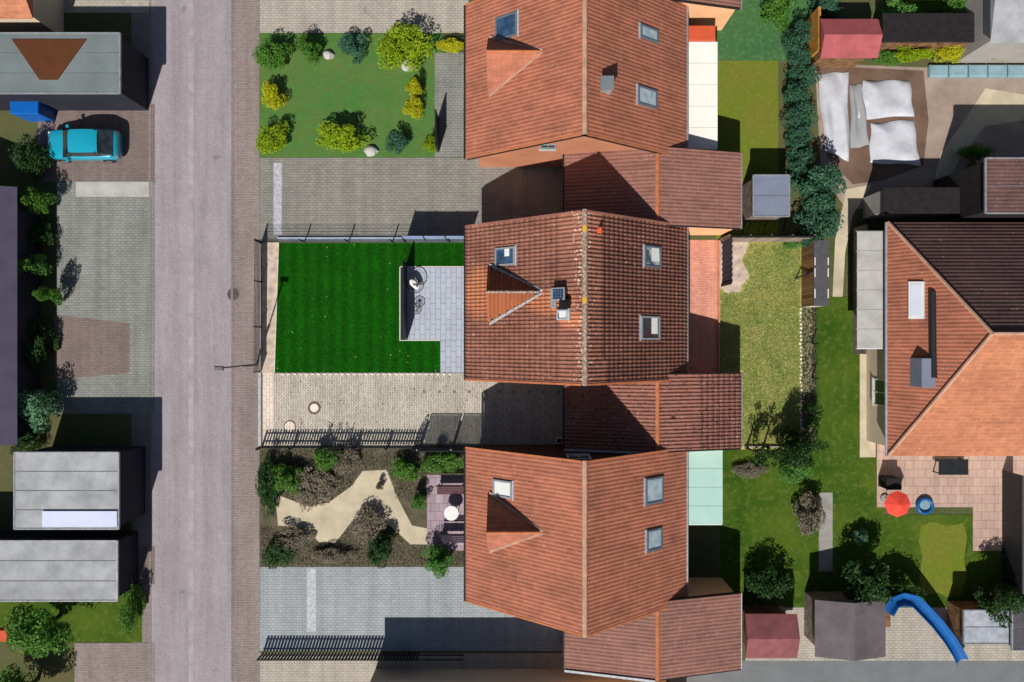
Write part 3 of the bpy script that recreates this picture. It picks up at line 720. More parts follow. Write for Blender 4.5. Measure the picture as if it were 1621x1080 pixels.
def garage(dy, label, group, own=True, capmat='ridge_orange', tilemat='tile_gn', wallmat='plaster'):
    xr, hw, ze, zr = 7.66, 4.80, 2.80, 4.0
    root = thing('garage', label, 'garage', (xr, -3.8+dy, 0), group)
    ang = math.atan((zr-ze)/hw); W = Slope(xr, zr, ang, -1); E = Slope(xr, zr, ang, 1); L = hw/math.cos(ang)
    y0, y1 = -5.88+dy, -1.74+dy
    # the west slope stops at the house wall, the east slope runs past it
    ys = {-1: y1-0.55, 1: y1}
    for sl in (W, E):
        m = MB(); top = ys[sl.side] if own else y1
        sl.box(m, 0.01, L, y0+0.02, y1-0.02, -0.12, 0.0 if own else 0.05); m.build('roof_deck' if own else 'roof', 'wood_dark' if own else tilemat, root)
    if own: lay_tiles((W, E), L, y0, y1, 'tile_g', root, 300)
    ridge_caps(W, y0, y1-0.1, capmat, root, r=0.12)
    for yy, s in ((y1, 1),):
        for sl in (W, E):
            m = MB(); a, b = sorted((yy-0.02, yy+0.02)); sl.box(m, 0, L, a, b, -0.2, 0.04); m.build('bargeboard', 'wood_dark', root)
    m = MB(); W.box(m, 0.1, L-0.02, y0-0.10, y0+0.02, 0.03, 0.13); m.build('flashing', 'lead', root)
    m = MB(); E.box(m, 0.1, L-0.02, y0-0.02, y0+0.02, -0.15, 0.06); m.build('bargeboard', 'wood_dark', root)
    for s in (-1, 1): MB().tube([(xr+s*(hw+0.05), y0, ze-0.04), (xr+s*(hw+0.05), y1, ze-0.04)], 0.055, 8).build('gutter', 'zinc' if s > 0 else 'anthracite', root)
    gable_walls(root, xr-hw+0.15, xr+hw-0.2, y0+0.08, y1-0.12, xr, zr, ze, math.tan(ang), wallmat, zoff=0.13)
    dm = MB()
    x = xr-hw+0.15-0.02
    dr = MB().box(x-0.03, x+0.0, y0+0.7, y1-0.8, 0.02, 2.2).build('garage_door', 'white', root)
    for k in range(4): MB().box(x-0.045, x-0.032, y0+0.72, y1-0.82, 0.08+k*0.54, 0.54+k*0.54).build('door_panel', 'white', dr)
    return root

# our house
root, W, E = house(0, 'tiled house with pale lichened ridge standing in the middle of the plot', None, True, wallmat='brick_wall',
    sky=((-1, ((785.5,393.5),(816.5,419.5)), 'frame_grey', 'glass_blue', (0.28,0.52,0.50,0.95)),
         (1, ((1018.5,388.5),(1044.5,425)), 'frame_blue', 'glass_pale', (0.42,0.88,0.3,0.93)),
         (1, ((1013,500.5),(1042.5,538)), 'frame_grey', 'glass_dark', (0.55,0.88,0.25,0.93))))
# chimney, solar panel, roof hatch, walkway grille on our west slope
def slope_item(name, x0, y0, x1, y1, n0, n1, mat, parent, sl=W):
    a, ya = sl.hit(x0, y0); b, yb = sl.hit(x1, y1); a, b = sorted((a,b)); ya, yb = sorted((ya,yb))
    m = MB(); sl.box(m, a, b, ya, yb, n0, n1); return m.build(name, mat, parent), (a,b,ya,yb)
a, ya = W.hit(884.5, 489.5); b, yb = W.hit(902, 475)
x0, x1 = sorted((XR-a*CA, XR-b*CA)); y0c, y1c = sorted((ya, yb)); zc = ZR-TP*(XR-x1)+0.34
ch = MB().box(x0, x1, y0c, y1c, zc-1.2, zc).build('chimney', 'black', root)
MB().box(x0+0.12, x1-0.12, y0c+0.1, y1c-0.1, zc+0.002, zc+0.05).build('flue', 'black', ch)
pf, (a,b,ya,yb) = slope_item('solar_panel', 882.5, 476.5, 902, 456, 0.42, 0.50, 'frame_grey', root)
pw = (b-a-0.1)/4
for i in range(4):
    for j in range(4):
        m = MB(); q = (yb-ya-0.1)/4; W.box(m, a+0.05+i*pw+0.008, a+0.05+(i+1)*pw-0.008, ya+0.05+j*q+0.006, ya+0.05+(j+1)*q-0.006, 0.501, 0.506); m.build('solar_cell', 'solar', pf)
for dd in (a+0.1, b-0.1):
    m = MB(); W.box(m, dd-0.02, dd+0.02, ya+0.05, yb-0.05, 0.05, 0.418); m.build('bracket', 'anthracite', pf)
gr, (a,b,ya,yb) = slope_item('roof_step', 874, 488, 882, 455.5, 0.10, 0.14, 'lead', root)
for k in range(6):
    m = MB(); q = (yb-ya)/6; W.box(m, a+0.03, b-0.03, ya+k*q+0.02, ya+(k+1)*q-0.03, 0.142, 0.165); m.build('tread', 'zinc', gr)
skylight(W, ((884.5,491),(901.5,506.5)), 'lead', 'glass_pale', root, raise_=0.2, fw=0.07, curtain=(0.2,0.8,0.15,0.85))
d, y = E.hit(948.5, 364); p = E.p(d, y, 0)
vp = MB().bbox(p[0]-0.13, p[0]+0.13, p[1]-0.17, p[1]+0.13, p[2]-0.05, p[2]+0.15, 0.03).build('vent_base', 'terracotta', root)
MB().tube([(p[0], p[1]+0.0, p[2]+0.1), (p[0], p[1]+0.0, p[2]+0.42)], 0.07, 10).build('vent_pipe', 'terracotta', vp)
garage(0, 'low gabled garage with tiled roof and orange ridge beside the lichened house', None, True)

# neighbours of the same type
house(12.0, 'red tiled house with two pale skylights and one small chimney, north of the sharp plot', 'red tiled neighbouring houses', False,
    sky=((-1, ((786,30),(820,56)), 'frame_blue', 'glass_blue', None), (1, ((1012,38),(1040,70)), 'frame_blue', 'glass_far', None), (1, ((1008,135),(1038,174)), 'frame_blue', 'glass_far', None)),
    chim=(1, 958, 140, 0.55, 0.7), ridge='ridge_pale')
h3, W3, E3 = house(-12.0, 'red tiled house with pale green awning beside its terrace, south of the sharp plot', 'red tiled neighbouring houses', False,
    sky=((-1, ((782,758),(812,790)), 'frame_grey', 'curtain', None), (1, ((1020,758),(1048,794)), 'frame_blue', 'glass_far', None), (1, ((1022,840),(1046,868)), 'frame_blue', 'glass_far', None)),
    ridge='ridge_pale', wallmat='brick_wall')
garage(12.0, 'brownish tiled garage behind the lichened house, half in shade', 'neighbouring garages', False)
garage(-12.0, 'brownish tiled garage near the lower edge, with orange ridge strip', 'neighbouring garages', False)
garage(24.0, 'brownish tiled garage roof cut by the top edge of the picture', 'neighbouring garages', False, capmat='ridge_pale')
# the next house down the street, only its shadow reaches the picture
r = thing('house', 'tiled house beyond the lower edge shading the bluish driveway', 'house', (0, -24, 0))
xa, xb, ya_, yb_ = -8.3, 9.0, -27.0, -18.9
MB().box(xa+.3, xb-.3, ya_+.3, yb_-.3, 0, 2.9).build('wall', 'plaster_w', r)
MB().ext([(xa, ya_, 2.9), (xa, yb_, 2.9), (xa, (ya_+yb_)/2, 4.6)][::-1], (xb-xa, 0, 0)).build('roof', 'tile_n', r)

# ------------------------------------------------------------------ edging stones, marks and covers in the drive
drv = [o for o in bpy.data.objects if o.name == 'driveway.002']
drv = [o for o in bpy.data.objects if o.name.startswith('driveway') and o.data.materials[0] == M['drive']][0]
zt = 0.004*layer[0]
es = None
for k in range(29):
    px = 448+k*9.45
    if px > 735: break
    if es is None:
        es = MB().bbox(-0.075, 0.075, -0.05, 0.05, 0, 0.075, 0.012).build('edging_stone', 'edge_stone', drv); o = es
    else: o = bpy.data.objects.new('edging_stone', es.data); col.objects.link(o); o.parent = drv
    o.location = (X(px), Y(592.3), 0); o.rotation_euler = (0, 0, random.uniform(-.08,.08))
MB().box(X(434), X(697), Y(591.0), Y(590.1), 0, zt+0.03).build('lawn_edge', 'concrete', drv)
dk = flat('dark_marker_stone', S(140,118,104), 0.2, 5)
es = None
for k in range(10):
    px = 672+k*23.6
    if es is None: es = MB().bbox(-0.07, 0.07, -0.07, 0.07, 0, zt+0.008, 0.004).build('marker_stone', dk, drv); o = es
    else: o = bpy.data.objects.new('marker_stone', es.data); col.objects.link(o); o.parent = drv
    o.location = (X(px), Y(620.5), 0)
for (px, py, R, ri, lab) in ((497.5, 646, 0.37, 0.25, 'round manhole cover with broad brown iron ring in the beige driveway'),
                             (458.8, 675.5, 0.36, 0.31, 'round manhole cover with thin ring next to the fence shadow on the driveway')):
    t = thing('manhole_cover', lab, 'manhole cover', (X(px), Y(py), 0))
    m = MB(); n = 32
    for (ra, za) in ((R, zt), (R, zt+0.016), (ri, zt+0.016), (ri, zt+0.006)):
        for k in range(n): m.v.append((X(px)+ra*math.cos(2*PI*k/n), Y(py)+ra*math.sin(2*PI*k/n), za))
    for q in range(3):
        for k in range(n): m.f.append((q*n+k, q*n+(k+1)%n, (q+1)*n+(k+1)%n, (q+1)*n+k))
    m.build('ring', 'iron_ring', t)
    MB().disc((X(px), Y(py)), ri-0.004, zt-0.002, zt+0.010).build('lid', 'edge_stone' if ri < 0.3 else 'drive_pale', t)
# drainage channel across the entrance
t = thing('drain_channel', 'long metal drain channel across the entrance of the beige driveway', 'drain', (X(411), Y(650), 0))
for (a, b, mt) in ((408.6, 409.4, 'concrete_pale'), (409.4, 412.4, 'lead'), (412.4, 413.4, 'concrete_pale')):
    MB().box(X(a), X(b)-0.002, Y(706), Y(590), 0, zt+0.02).build('grate' if mt == 'lead' else 'rim', mt, t)
MB().box(X(415.3), X(416.0), Y(706), Y(590), 0, zt+0.01).build('kerb', 'terrace_pink', t)

# ------------------------------------------------------------------ fences
def mesh_fence(name, label, p0, p1, h, posts, dense=0.05, rod=0.007, group=None):
    """rod mesh fence between ground points; posts = fractions along it"""
    P0, P1 = Vector((*p0, 0)), Vector((*p1, 0)); D = P1-P0; L = D.length; u = D.normalized(); nrm = Vector((-u.y, u.x, 0))
    t = thing(name, label, 'fence', P0, group)
    for f in posts:
        c = P0 + D*f
        m = MB(); m.hexa([tuple(c+u*a+nrm*b+Vector((0,0,z))) for z in (0, h+0.05) for a, b in ((-.03,-.03),(.03,-.03),(.03,.03),(-.03,.03))])
        m.build('post', 'anthracite', t)
    for fa, fb in zip(posts, posts[1:]):
        m = MB(); a = fa*L+0.04; b = fb*L-0.04; n = int((b-a)/dense)
        def bar(s0, s1, z0, z1, w=rod):
            m.hexa([tuple(P0+u*ss+nrm*bb+Vector((0,0,z))) for z in (z0, z1) for ss, bb in ((s0,-w/2),(s1,-w/2),(s1,w/2),(s0,w/2))])
        for k in range(n+1):
            s = a+(b-a)*k/n; bar(s-rod/2, s+rod/2, 0.04, h)
        z = 0.05
        while z <= h+0.01: bar(a, b, z-rod/2, z+rod/2, rod*2.2); z += (h-0.06)/5
        m.build('mesh_panel', 'anthracite', t)
    return t
mesh_fence('mesh_fence', 'anthracite rod mesh fence on the street side of the dark green lawn', at(414.5,385), at(413,588), 1.12, [0, .305, .655, 1], dense=0.045, rod=0.010)
t = mesh_fence('mesh_fence', 'anthracite rod mesh fence along the pale kerb north of the dark lawn', at(414.5,383.6), at(740,383.6), 1.1,
           [0, .211, .425, .638, .70, .914, 1], dense=0.06)
tag(MB().box(X(440), X(745), Y(383.0), Y(376.0), 0, 0.12).build('kerb', flat('pale_blue_kerb', S(176,188,206), 0.15, 1)), kind='structure')
tag(MB().box(X(411.8), X(413.6), Y(588), Y(386), 0, 0.10).build('kerb', 'concrete_pale'), kind='structure')
tag(MB().prism([at(*p) for p in [(441.3,385),(442,385),(435.2,590),(434.3,590)]][::-1], 0, 0.07).build('lawn_kerb', 'edge_stone'), kind='structure')
# wooden picket fence
y_f = Y(705.5)
t = thing('picket_fence', 'low dark picket fence between the beige driveway and the south garden', 'fence', (X(414), y_f, 0))
pk = None
n = 58
for k in range(n):
    x = X(416.5)+k*(X(664)-X(416.5))/(n-1)
    if pk is None:
        m = MB(); m.ext([(-0.042,0,0.06),(0.042,0,0.06),(0.042,0,0.98),(0,0,1.04),(-0.042,0,0.98)], (0,0.022,0)); pk = m.build('picket', 'fence_dark'); o = pk
    else: o = bpy.data.objects.new('picket', pk.data); col.objects.link(o)
    o.parent = t; o.location = Vector((x, y_f, 0)) - wloc(t); o.rotation_euler = (0, random.uniform(-.02,.02), 0)
for z in (0.28, 0.78): MB().box(X(414.5), X(666), y_f-0.04, y_f-0.003, z, z+0.07).build('rail', 'fence_dark', t)
for k in range(6):
    x = X(415)+k*(X(664)-X(415))/5; MB().box(x-0.045, x+0.045, y_f-0.13, y_f-0.043, 0, 1.0).build('post', 'fence_dark', t)
MB().box(X(414), X(760), y_f-0.16, y_f-0.10, 0, 0.12).build('base_board', 'concrete', t)
# lattice screens
def lattice(t, xa, xb, h, arched=False):
    y = Y(706)
    fr = MB(); w = 0.05
    def top(x):
        if not arched: return h
        f = (x-xa)/(xb-xa); return h-0.75+0.75*math.sin(PI*min(1, max(0, f*0.62)))
    N = 8
    for k in range(N):
        x0, x1 = xa+(xb-xa)*k/N, xa+(xb-xa)*(k+1)/N
        fr.hexa([(x0,y-.02,top(x0)-w),(x1,y-.02,top(x1)-w),(x1,y+.02,top(x1)-w),(x0,y+.02,top(x0)-w),(x0,y-.02,top(x0)),(x1,y-.02,top(x1)),(x1,y+.02,top(x1)),(x0,y+.02,top(x0))])
    fr.box(xa, xb, y-.02, y+.02, 0.05, 0.05+w); fr.box(xa-.002, xa+w, y-.022, y+.022, 0.05, top(xa)-.002); fr.box(xb-w, xb+.002, y-.022, y+.022, 0.05, top(xb)-.002)
    fr.build('frame', 'fence_dark', t)
    ls = MB(); pitch = 0.12; wd = 0.042
    for sgn, yy in ((1, y-0.010), (-1, y+0.002)):
        c = -h
        W_ = xb-xa
        while c < W_+h:
            # line x = xa + c + sgn*(z)   clipped to the panel
            pts = []
            zz = np.linspace(0.08, h-0.02, 24)
            xs = (xa + c + zz) if sgn > 0 else (xb - c - zz)
            ok = [(x_, z_) for x_, z_ in zip(xs, zz) if xa+0.03 <= x_ <= xb-0.03 and z_ <= top(x_)-0.03]
            if len(ok) > 1:
                (x0,z0), (x1,z1) = ok[0], ok[-1]; ox, oz = (wd/2*0.7, -wd/2*0.7*sgn)
                ls.hexa([(x0-ox,yy,z0-oz),(x0+ox,yy,z0+oz),(x0+ox,yy+.008,z0+oz),(x0-ox,yy+.008,z0-oz),(x1-ox,yy,z1-oz),(x1+ox,yy,z1+oz),(x1+ox,yy+.008,z1+oz),(x1-ox,yy+.008,z1-oz)])
            c += pitch
    o = ls.build('lattice', 'fence_dark', t)
t = thing('trellis_screen', 'tall dark diagonal lattice screen beside the picket fence, its first panel arched', 'trellis', (X(661), Y(706), 0))
lattice(t, X(656), X(664.5), 2.0, True)
lattice(t, X(667), X(716), 2.02); lattice(t, X(719), X(768), 2.02); lattice(t, X(771), X(820), 2.02)
for px in (665.7, 717.3, 769.3, 821.5): MB().box(X(px)-0.05, X(px)+0.05, Y(706)-0.05, Y(706)+0.05, 0, 1.5).build('post', 'fence_dark', t)
for px in (665.7, 717.3, 769.3): MB().box(X(px)-0.035, X(px)+0.035, Y(706)-0.035, Y(706)+0.035, 1.502, 1.56).build('post_cap', 'zinc', t)

# privacy screen by the patio
t = thing('privacy_screen', 'black upright privacy screen standing along the west edge of the grey patio', 'privacy screen', (X(645), Y(478), 0))
yy0, yy1 = Y(537.5), Y(418.5); n = 3
for k in range(n):
    a, b = yy0+(yy1-yy0)*k/n, yy0+(yy1-yy0)*(k+1)/n
    MB().box(X(643.6), X(644.6), a+0.05, b-0.05, 0.03, 1.5).build('panel', 'fence_dark', t)
for k in range(n+1):
    a = yy0+(yy1-yy0)*k/n; MB().box(X(643.2), X(645.0), a-0.045, a+0.045, 0, 1.52).build('post', 'anthracite', t)
MB().box(X(643.5), X(644.7), yy0, yy1, 1.522, 1.55).build('cap_rail', 'anthracite', t)

# ------------------------------------------------------------------ patio furniture
def round_chair(cx, cy, label, R=0.47):
    t = thing('wire_chair', label, 'chair', (cx, cy, zt))
    z0 = 0.40; ax = Vector((0.30, -0.10, 1)).normalized()
    q = Vector((0,0,1)).rotation_difference(ax); c = Vector((cx, cy, z0+0.28))
    m = MB(); m.torus(c, R, 0.026, 36, 6, ax); m.build('rim', 'rope', t, smooth=True)
    m = MB()
    for k in range(18):
        th = 2*PI*k/18; pts = []
        for i in range(7):
            rr = R*(1-i/6*0.86); dz = -0.27*math.sin(i/6*PI/2)
            pts.append(c + q @ Vector((rr*math.cos(th), rr*math.sin(th), dz)))
        m.tube(pts, 0.006, 4, cap=False)
    for f in (0.35, 0.6, 0.8): m.torus(c + q @ Vector((0,0,-0.27*math.sin((1-f)/0.86*PI/2))), R*f, 0.006, 24, 4, ax)
    m.build('wire_bowl', 'rope', t)
    m = MB(); lo = c + q @ Vector((0,0,-0.27))
    for k in range(4):
        th = PI/4+PI/2*k; m.tube([tuple(lo), (cx+0.30*math.cos(th), cy+0.30*math.sin(th), zt+0.01)], 0.013, 6)
    m.build('leg_frame', 'rope', t)
    return t, c, q
def cushion_mesh(c, q, rx, ry, th, name, mat, parent, rotz=0.0, off=(0,0,0), crease=0.15):
    m = MB(); nu, nv = 20, 10; rz = Quaternion((0,0,1), rotz)
    for j in range(nv+1):
        ph = PI*j/nv
        for i in range(nu):
            t_ = 2*PI*i/nu
            sgn = lambda v: math.copysign(abs(v)**0.7, v)
            x = rx*sgn(math.cos(t_))*math.sin(ph)**0.6 if 0 < j < nv else 0; y_ = ry*sgn(math.sin(t_))*math.sin(ph)**0.6 if 0 < j < nv else 0
            z_ = th*math.cos(ph)*(1+crease*math.sin(5*x/rx+3*y_/ry))
            m.v.append(tuple(c + q @ (rz @ Vector((x,y_,z_)) + Vector(off))))
    for j in range(nv):
        for i in range(nu): m.f.append((j*nu+i, (j+1)*nu+i, (j+1)*nu+(i+1)%nu, j*nu+(i+1)%nu))
    return m.build(name, mat, parent, smooth=True)
t, c, q = round_chair(X(660), Y(452), 'round wire bowl chair holding white cushions beside the black privacy screen')
c1 = thing('chair_cushion', 'crumpled white cushion with grey pattern lying in the wire bowl chair', 'cushion', (c.x, c.y, c.z-0.15))
cushion_mesh(c, q, 0.36, 0.19, 0.07, 'cover', 'cushion', c1, rotz=-0.75, off=(-0.04,0.02,-0.12), crease=0.4)
cushion_mesh(c, q, 0.17, 0.10, 0.05, 'pattern_patch', 'cushion_grey', c1, rotz=-0.5, off=(0.03,-0.02,-0.075), crease=0.4)
cushion_mesh(c, q, 0.13, 0.10, 0.05, 'pillow', 'cushion', c1, rotz=0.3, off=(-0.20,0.19,-0.09), crease=0.3)
# wire side table
t = thing('wire_side_table', 'small round wire side table south of the cushioned bowl chair', 'table', (X(660), Y(489.5), zt))
cx, cy = X(660.5), Y(489.5)
m = MB(); m.torus((cx,cy,0.55), 0.31, 0.022, 36, 6); m.torus((cx,cy,0.55), 0.09, 0.008, 20, 5); m.torus((cx,cy,0.55), 0.2, 0.006, 28, 5); m.build('top_ring', 'rope', t)
m = MB()
for k in range(14): th = PI*k/14; m.tube([(cx-0.31*math.cos(th),cy-0.31*math.sin(th),0.55),(cx+0.31*math.cos(th),cy+0.31*math.sin(th),0.55)], 0.006, 4)
m.build('wire_top', 'rope', t)
for k in range(3):
    th = 0.5+2*PI*k/3; MB().tube([(cx+0.2*math.cos(th),cy+0.2*math.sin(th),0.54),(cx+0.08*math.cos(th),cy+0.08*math.sin(th),0.3),(cx+0.27*math.cos(th),cy+0.27*math.sin(th),zt)], 0.011, 6).build('leg', 'rope', t)
tc = thing('tea_cup', 'pale cup standing on the small wire table', 'cup', (cx, cy, 0.57))
m = MB(); m.tube([(cx,cy,0.565),(cx,cy,0.65)], 0.035, 12, r2=0.045); m.build('bowl', 'white', tc); MB().torus((cx+0.05,cy,0.61), 0.02, 0.006, 12, 5, Vector((0,1,0))).build('handle', 'white', tc)

# street lamp outside the fence
t = thing('street_lamp', 'slim tall street lamp on the pavement just outside the mesh fence', 'street lamp', (X(406.5), Y(577.5), 0))
lx, ly = X(406.5), Y(577.5)
MB().tube([(lx,ly,0),(lx,ly,2.3)], 0.06, 10).build('lower_pole', 'lamp_grey', t); MB().tube([(lx,ly,2.3),(lx,ly,2.5)], 0.075, 10).build('collar', 'zinc', t)
MB().tube([(lx,ly,2.5),(lx,ly,5.3)], 0.042, 10).build('upper_pole', 'lamp_grey', t)
MB().bbox(lx-0.16, lx+0.30, ly-0.12, ly+0.12, 5.3, 5.42, 0.05).build('lamp_head', 'lamp_grey', t)

# ------------------------------------------------------------------ back garden items
m = thing('wood_fence', 'weathered board fence closing the back lawn on the north side', 'fence', (X(1140), Y(383.5), 0))
n = 30; xa, xb = X(1140), X(1268); bd = None
for k in range(n):
    x = xa+(xb-xa)*k/n; wd = (xb-xa)/n-0.012
    if bd is None: o = bd = MB().box(0, wd, 0, 0.022, 0.05, 1.75).build('board', 'board')
    else: o = bpy.data.objects.new('board', bd.data); col.objects.link(o)
    o.parent = m; o.location = Vector((x, Y(383.5)+random.uniform(-.004,.004), random.uniform(-.03,.02))) - wloc(m)
MB().box(xa, xb, Y(383.5)+0.03, Y(383.5)+0.09, 0.4, 0.48).build('rail', 'timber_grey', m)
MB().box(xa, xb, Y(383.5)-0.01, Y(383.5)+0.08, 1.79, 1.84).build('top_rail', 'wood_dark', m)
for k in range(5): x = xa+(xb-xa)*k/4; MB().box(x-.04, x+.04, Y(383.5)+0.092, Y(383.5)+0.18, 0, 1.78).build('post', 'timber_grey', m)
# slatted screen
m = thing('slatted_screen', 'dark blue striped upright screen at the corner of the red terrace', 'screen', (X(1142.5), Y(420), 0))
ya, yb = Y(453), Y(384.5); n = 16
for k in range(n):  # shading of the pleats put into two alternating board colours
    a = ya+(yb-ya)*k/n; b = ya+(yb-ya)*(k+1)/n; sx_ = 0.05 if k % 2 else 0.0
    MB().hexa([(X(1142.5)+sx_,a,0.03),(X(1142.5)+0.03+sx_,a,0.03),(X(1142.5)+0.08-sx_,b,0.03),(X(1142.5)+0.05-sx_,b,0.03),
               (X(1142.5)+sx_,a,1.8),(X(1142.5)+0.03+sx_,a,1.8),(X(1142.5)+0.08-sx_,b,1.8),(X(1142.5)+0.05-sx_,b,1.8)]).build('board', 'navy_board' if k % 2 else 'navy_board2', m)
for a in (ya, yb): MB().box(X(1142.5)-.05, X(1142.5)+.0, a-.04, a+.04, 0, 1.82).build('post', 'wood_dark', m)
tag(MB().box(X(1136), X(1138.6), Y(600), Y(381), 0, 0.16).build('terrace_kerb', flat('orange_kerb', S(214,150,112), 0.2, 2)), kind='structure')
# shed
s = thing('garden_shed', 'long narrow wooden garden shed with flat dark felt roof behind the back lawn', 'shed', (X(1280), Y(435), 0))
x0, x1, ya, yb, hh = X(1268.5), X(1268.5)+0.78, Y(486.5), Y(387.5), 1.68
MB().box(x0+0.03, x1, ya+0.03, yb-0.03, 0, hh-0.03).build('wall', 'timber', s)
n = 22; bd = None
for k in range(n):
    q = (yb-ya)/n
    if bd is None: o = bd = MB().box(0, 0.025, 0, q-0.012, 0.03, hh-0.02).build('board', 'board_brown')
    else: o = bpy.data.objects.new('board', bd.data); col.objects.link(o)
    o.parent = s; o.location = Vector((x0+random.uniform(-.006,.004), ya+k*q, 0)) - wloc(s)
bd = None
for k in range(5):
    q = (x1-x0-0.04)/5
    if bd is None: o = bd = MB().box(0, q-0.01, -0.025, 0.0, 0.03, hh-0.02).build('end_board', 'edge_stone')  # pale boards: sunlight on the south end put into the colour
    else: o = bpy.data.objects.new('end_board', bd.data); col.objects.link(o)
    o.parent = s; o.location = Vector((x0+0.03+k*q, ya+0.028, 0)) - wloc(s)
rf = MB().box(x0-0.03, x1+0.03, ya-0.02, yb+0.02, hh, hh+0.06).build('roof', 'felt', s)
for (py0, py1) in ((408,420),(425,438.5),(457.5,472)):
    for xx in (x0+0.0, x1-0.04):
        MB().box(xx, xx+0.05, -(py1-540)*(HC-hh)/FPX, -(py0-540)*(HC-hh)/FPX, hh+0.062, hh+0.09).build('batten', 'edge_stone', rf)
t = thing('wooden_beam', 'dark wooden beam leaning across the brown shed wall', 'beam', (x0-0.05, Y(438), 0))
MB().tube([(x0-0.35, Y(441), 0), (x0-0.04, Y(436), 1.1), (x0-0.03, Y(433.5), 1.66)], 0.045, 6).build('pole', 'wood_dark', t)
MB().tube([(x0-0.12, Y(437), 0.8), (x0-0.05, Y(432), 1.0)], 0.02, 6).build('prop', 'wood_dark', t)
mesh_fence('wire_fence', 'thin wire fence behind the leaf litter strip at the east end of the plot', at(1285,490), at(1285,706), 0.9, [0,.25,.5,.75,1], dense=0.1, rod=0.006)
# small stones along the back lawn
t = thing('stone_row', 'row of small pale stones edging the east side of the back lawn', 'stones', (X(1268), Y(590), 0))
for k in range(34):
    y = Y(388)+k*(Y(700)-Y(388))/33 if False else Y(489)+k*(Y(690)-Y(489))/33
    r_ = random.uniform(0.05, 0.085); cx, cy = X(1267.5)+random.uniform(-.05,.05), y
    mb = MB(); nn = 7
    for (zz, k2) in ((0, 1.0), (r_*0.6, 0.9), (r_*0.95, 0.45)):
        for j in range(nn):
            th = 2*PI*j/nn; rr = r_*k2*random.uniform(0.85,1.15); mb.v.append((cx+rr*math.cos(th), cy+rr*math.sin(th)*1.2, zz))
    for q in range(2):
        for j in range(nn): mb.f.append((q*nn+j, q*nn+(j+1)%nn, (q+1)*nn+(j+1)%nn, (q+1)*nn+j))
    mb.f.append(tuple(range(2*nn, 3*nn))); mb.build('stone', 'edge_stone', t)
# board along the south end of the back lawn
tag(MB().box(X(1178), X(1290), Y(708), Y(706), 0, 0.16).build('garden_kerb', 'concrete'), kind='structure')
# cream planter in the shaded drive
t = thing('planter_box', 'small cream planter box in the shade by the garage front', 'planter', (X(886), Y(697), 0))
a0, a1, b0, b1 = X(880), X(890), Y(701), Y(692)
m = MB()
for bx_ in ((a0,a0+.04,b0,b1),(a1-.04,a1,b0,b1),(a0+.04,a1-.04,b0,b0+.04),(a0+.04,a1-.04,b1-.04,b1)): m.box(*bx_, 0, 0.4)
m.build('planter_wall', 'edge_stone', t); MB().box(a0+.042, a1-.042, b0+.042, b1-.042, 0.02, 0.34).build('soil', 'soil', t)

# ------------------------------------------------------------------ foliage
def crown_arrays(n, leaf=0.085, clumps=16, flat_=0.0, seed=0):
    r = np.random.default_rng(seed)
    cc = r.normal(size=(clumps, 3)); cc /= np.linalg.norm(cc, axis=1)[:,None]; cc *= (r.uniform(0.25, 0.86, clumps))[:,None]
    rad = r.uniform(0.14, 0.42, clumps)
    idx = r.integers(0, clumps, n)
    d = r.normal(size=(n, 3)); d /= np.linalg.norm(d, axis=1)[:,None]
    P = cc[idx] + d*(rad[idx]*r.uniform(0.55, 1.08, n)**0.6)[:,None]
    a = r.normal(size=(n,3)); a /= np.linalg.norm(a, axis=1)[:,None]
    up = d + r.normal(size=(n,3))*0.6; b = np.cross(a, up); b /= (np.linalg.norm(b, axis=1)[:,None]+1e-6)
    sz = leaf*r.uniform(0.6, 1.3, n)[:,None]
    V = np.stack([P-a*sz, P-b*sz*0.5, P+a*sz, P+b*sz*0.5], 1).reshape(-1, 3)
    V[:,2] = np.maximum(V[:,2], -0.95)
    F = np.arange(4*n).reshape(-1, 4)
    return V, F
protos = []
for sd_ in range(4):
    V, F = crown_arrays(5200, 0.058, 26, seed=sd_+3); o = npmesh('crown', V, F, FOL['green']); protos.append(o.data); bpy.data.objects.remove(o)
thin = []
for sd_ in range(2):
    V, F = crown_arrays(420, 0.10, 12, seed=sd_+33); o = npmesh('crown', V, F, FOL['green']); thin.append(o.data); bpy.data.objects.remove(o)
pc = [0]
def crown_obj(name, key, loc, scale, parent=None, src=None, rz=None):
    me = (src or protos)[pc[0] % len(src or protos)]; pc[0] += 1
    o = bpy.data.objects.new(name, me); col.objects.link(o)
    o.material_slots[0].link = 'OBJECT'; o.material_slots[0].material = FOL[key]
    o.location = loc; o.scale = tuple(v*random.uniform(.92,1.1) for v in scale); o.rotation_euler = (0, 0, random.uniform(0, 6.28) if rz is None else rz)
    if parent: o.parent = parent
    return o
def shrub(px, py, r, h, key, label, ry=None, group=None, name='shrub', cat='shrub'):
    """px,py: centre of the crown as seen, r in metres"""
    zc = h*0.5; x, y = at(px, py, zc)
    o = crown_obj(name, key, (x, y, zc), (r*1.06, (ry or r)*1.06, h*0.55), rz=0 if ry else None)
    tag(o, label, cat, group); return o
def tree(x, y, h, r, key, label, group=None, src=None, cz=0.62, rh=None):
    t = thing('tree', label, 'tree', (x, y, 0), group)
    m = MB(); m.tube([(x,y,0),(x+.03,y,h*.3),(x,y+.02,h*cz)], 0.05+r*.05, 8, r2=0.03)
    for k in range(6):
        th = 1.05*k+random.uniform(0,.5); a = (x,y,h*(cz-.28+.05*k)); m.tube([a, (x+r*.55*math.cos(th), y+r*.55*math.sin(th), h*(cz+.02*k))], 0.03, 5, r2=0.012)
    m.build('trunk', 'bark', t)
    c = crown_obj('crown', key, (0, 0, h*cz+0.0), (r, r, rh or h*(1-cz)), t, src=src)
    return t
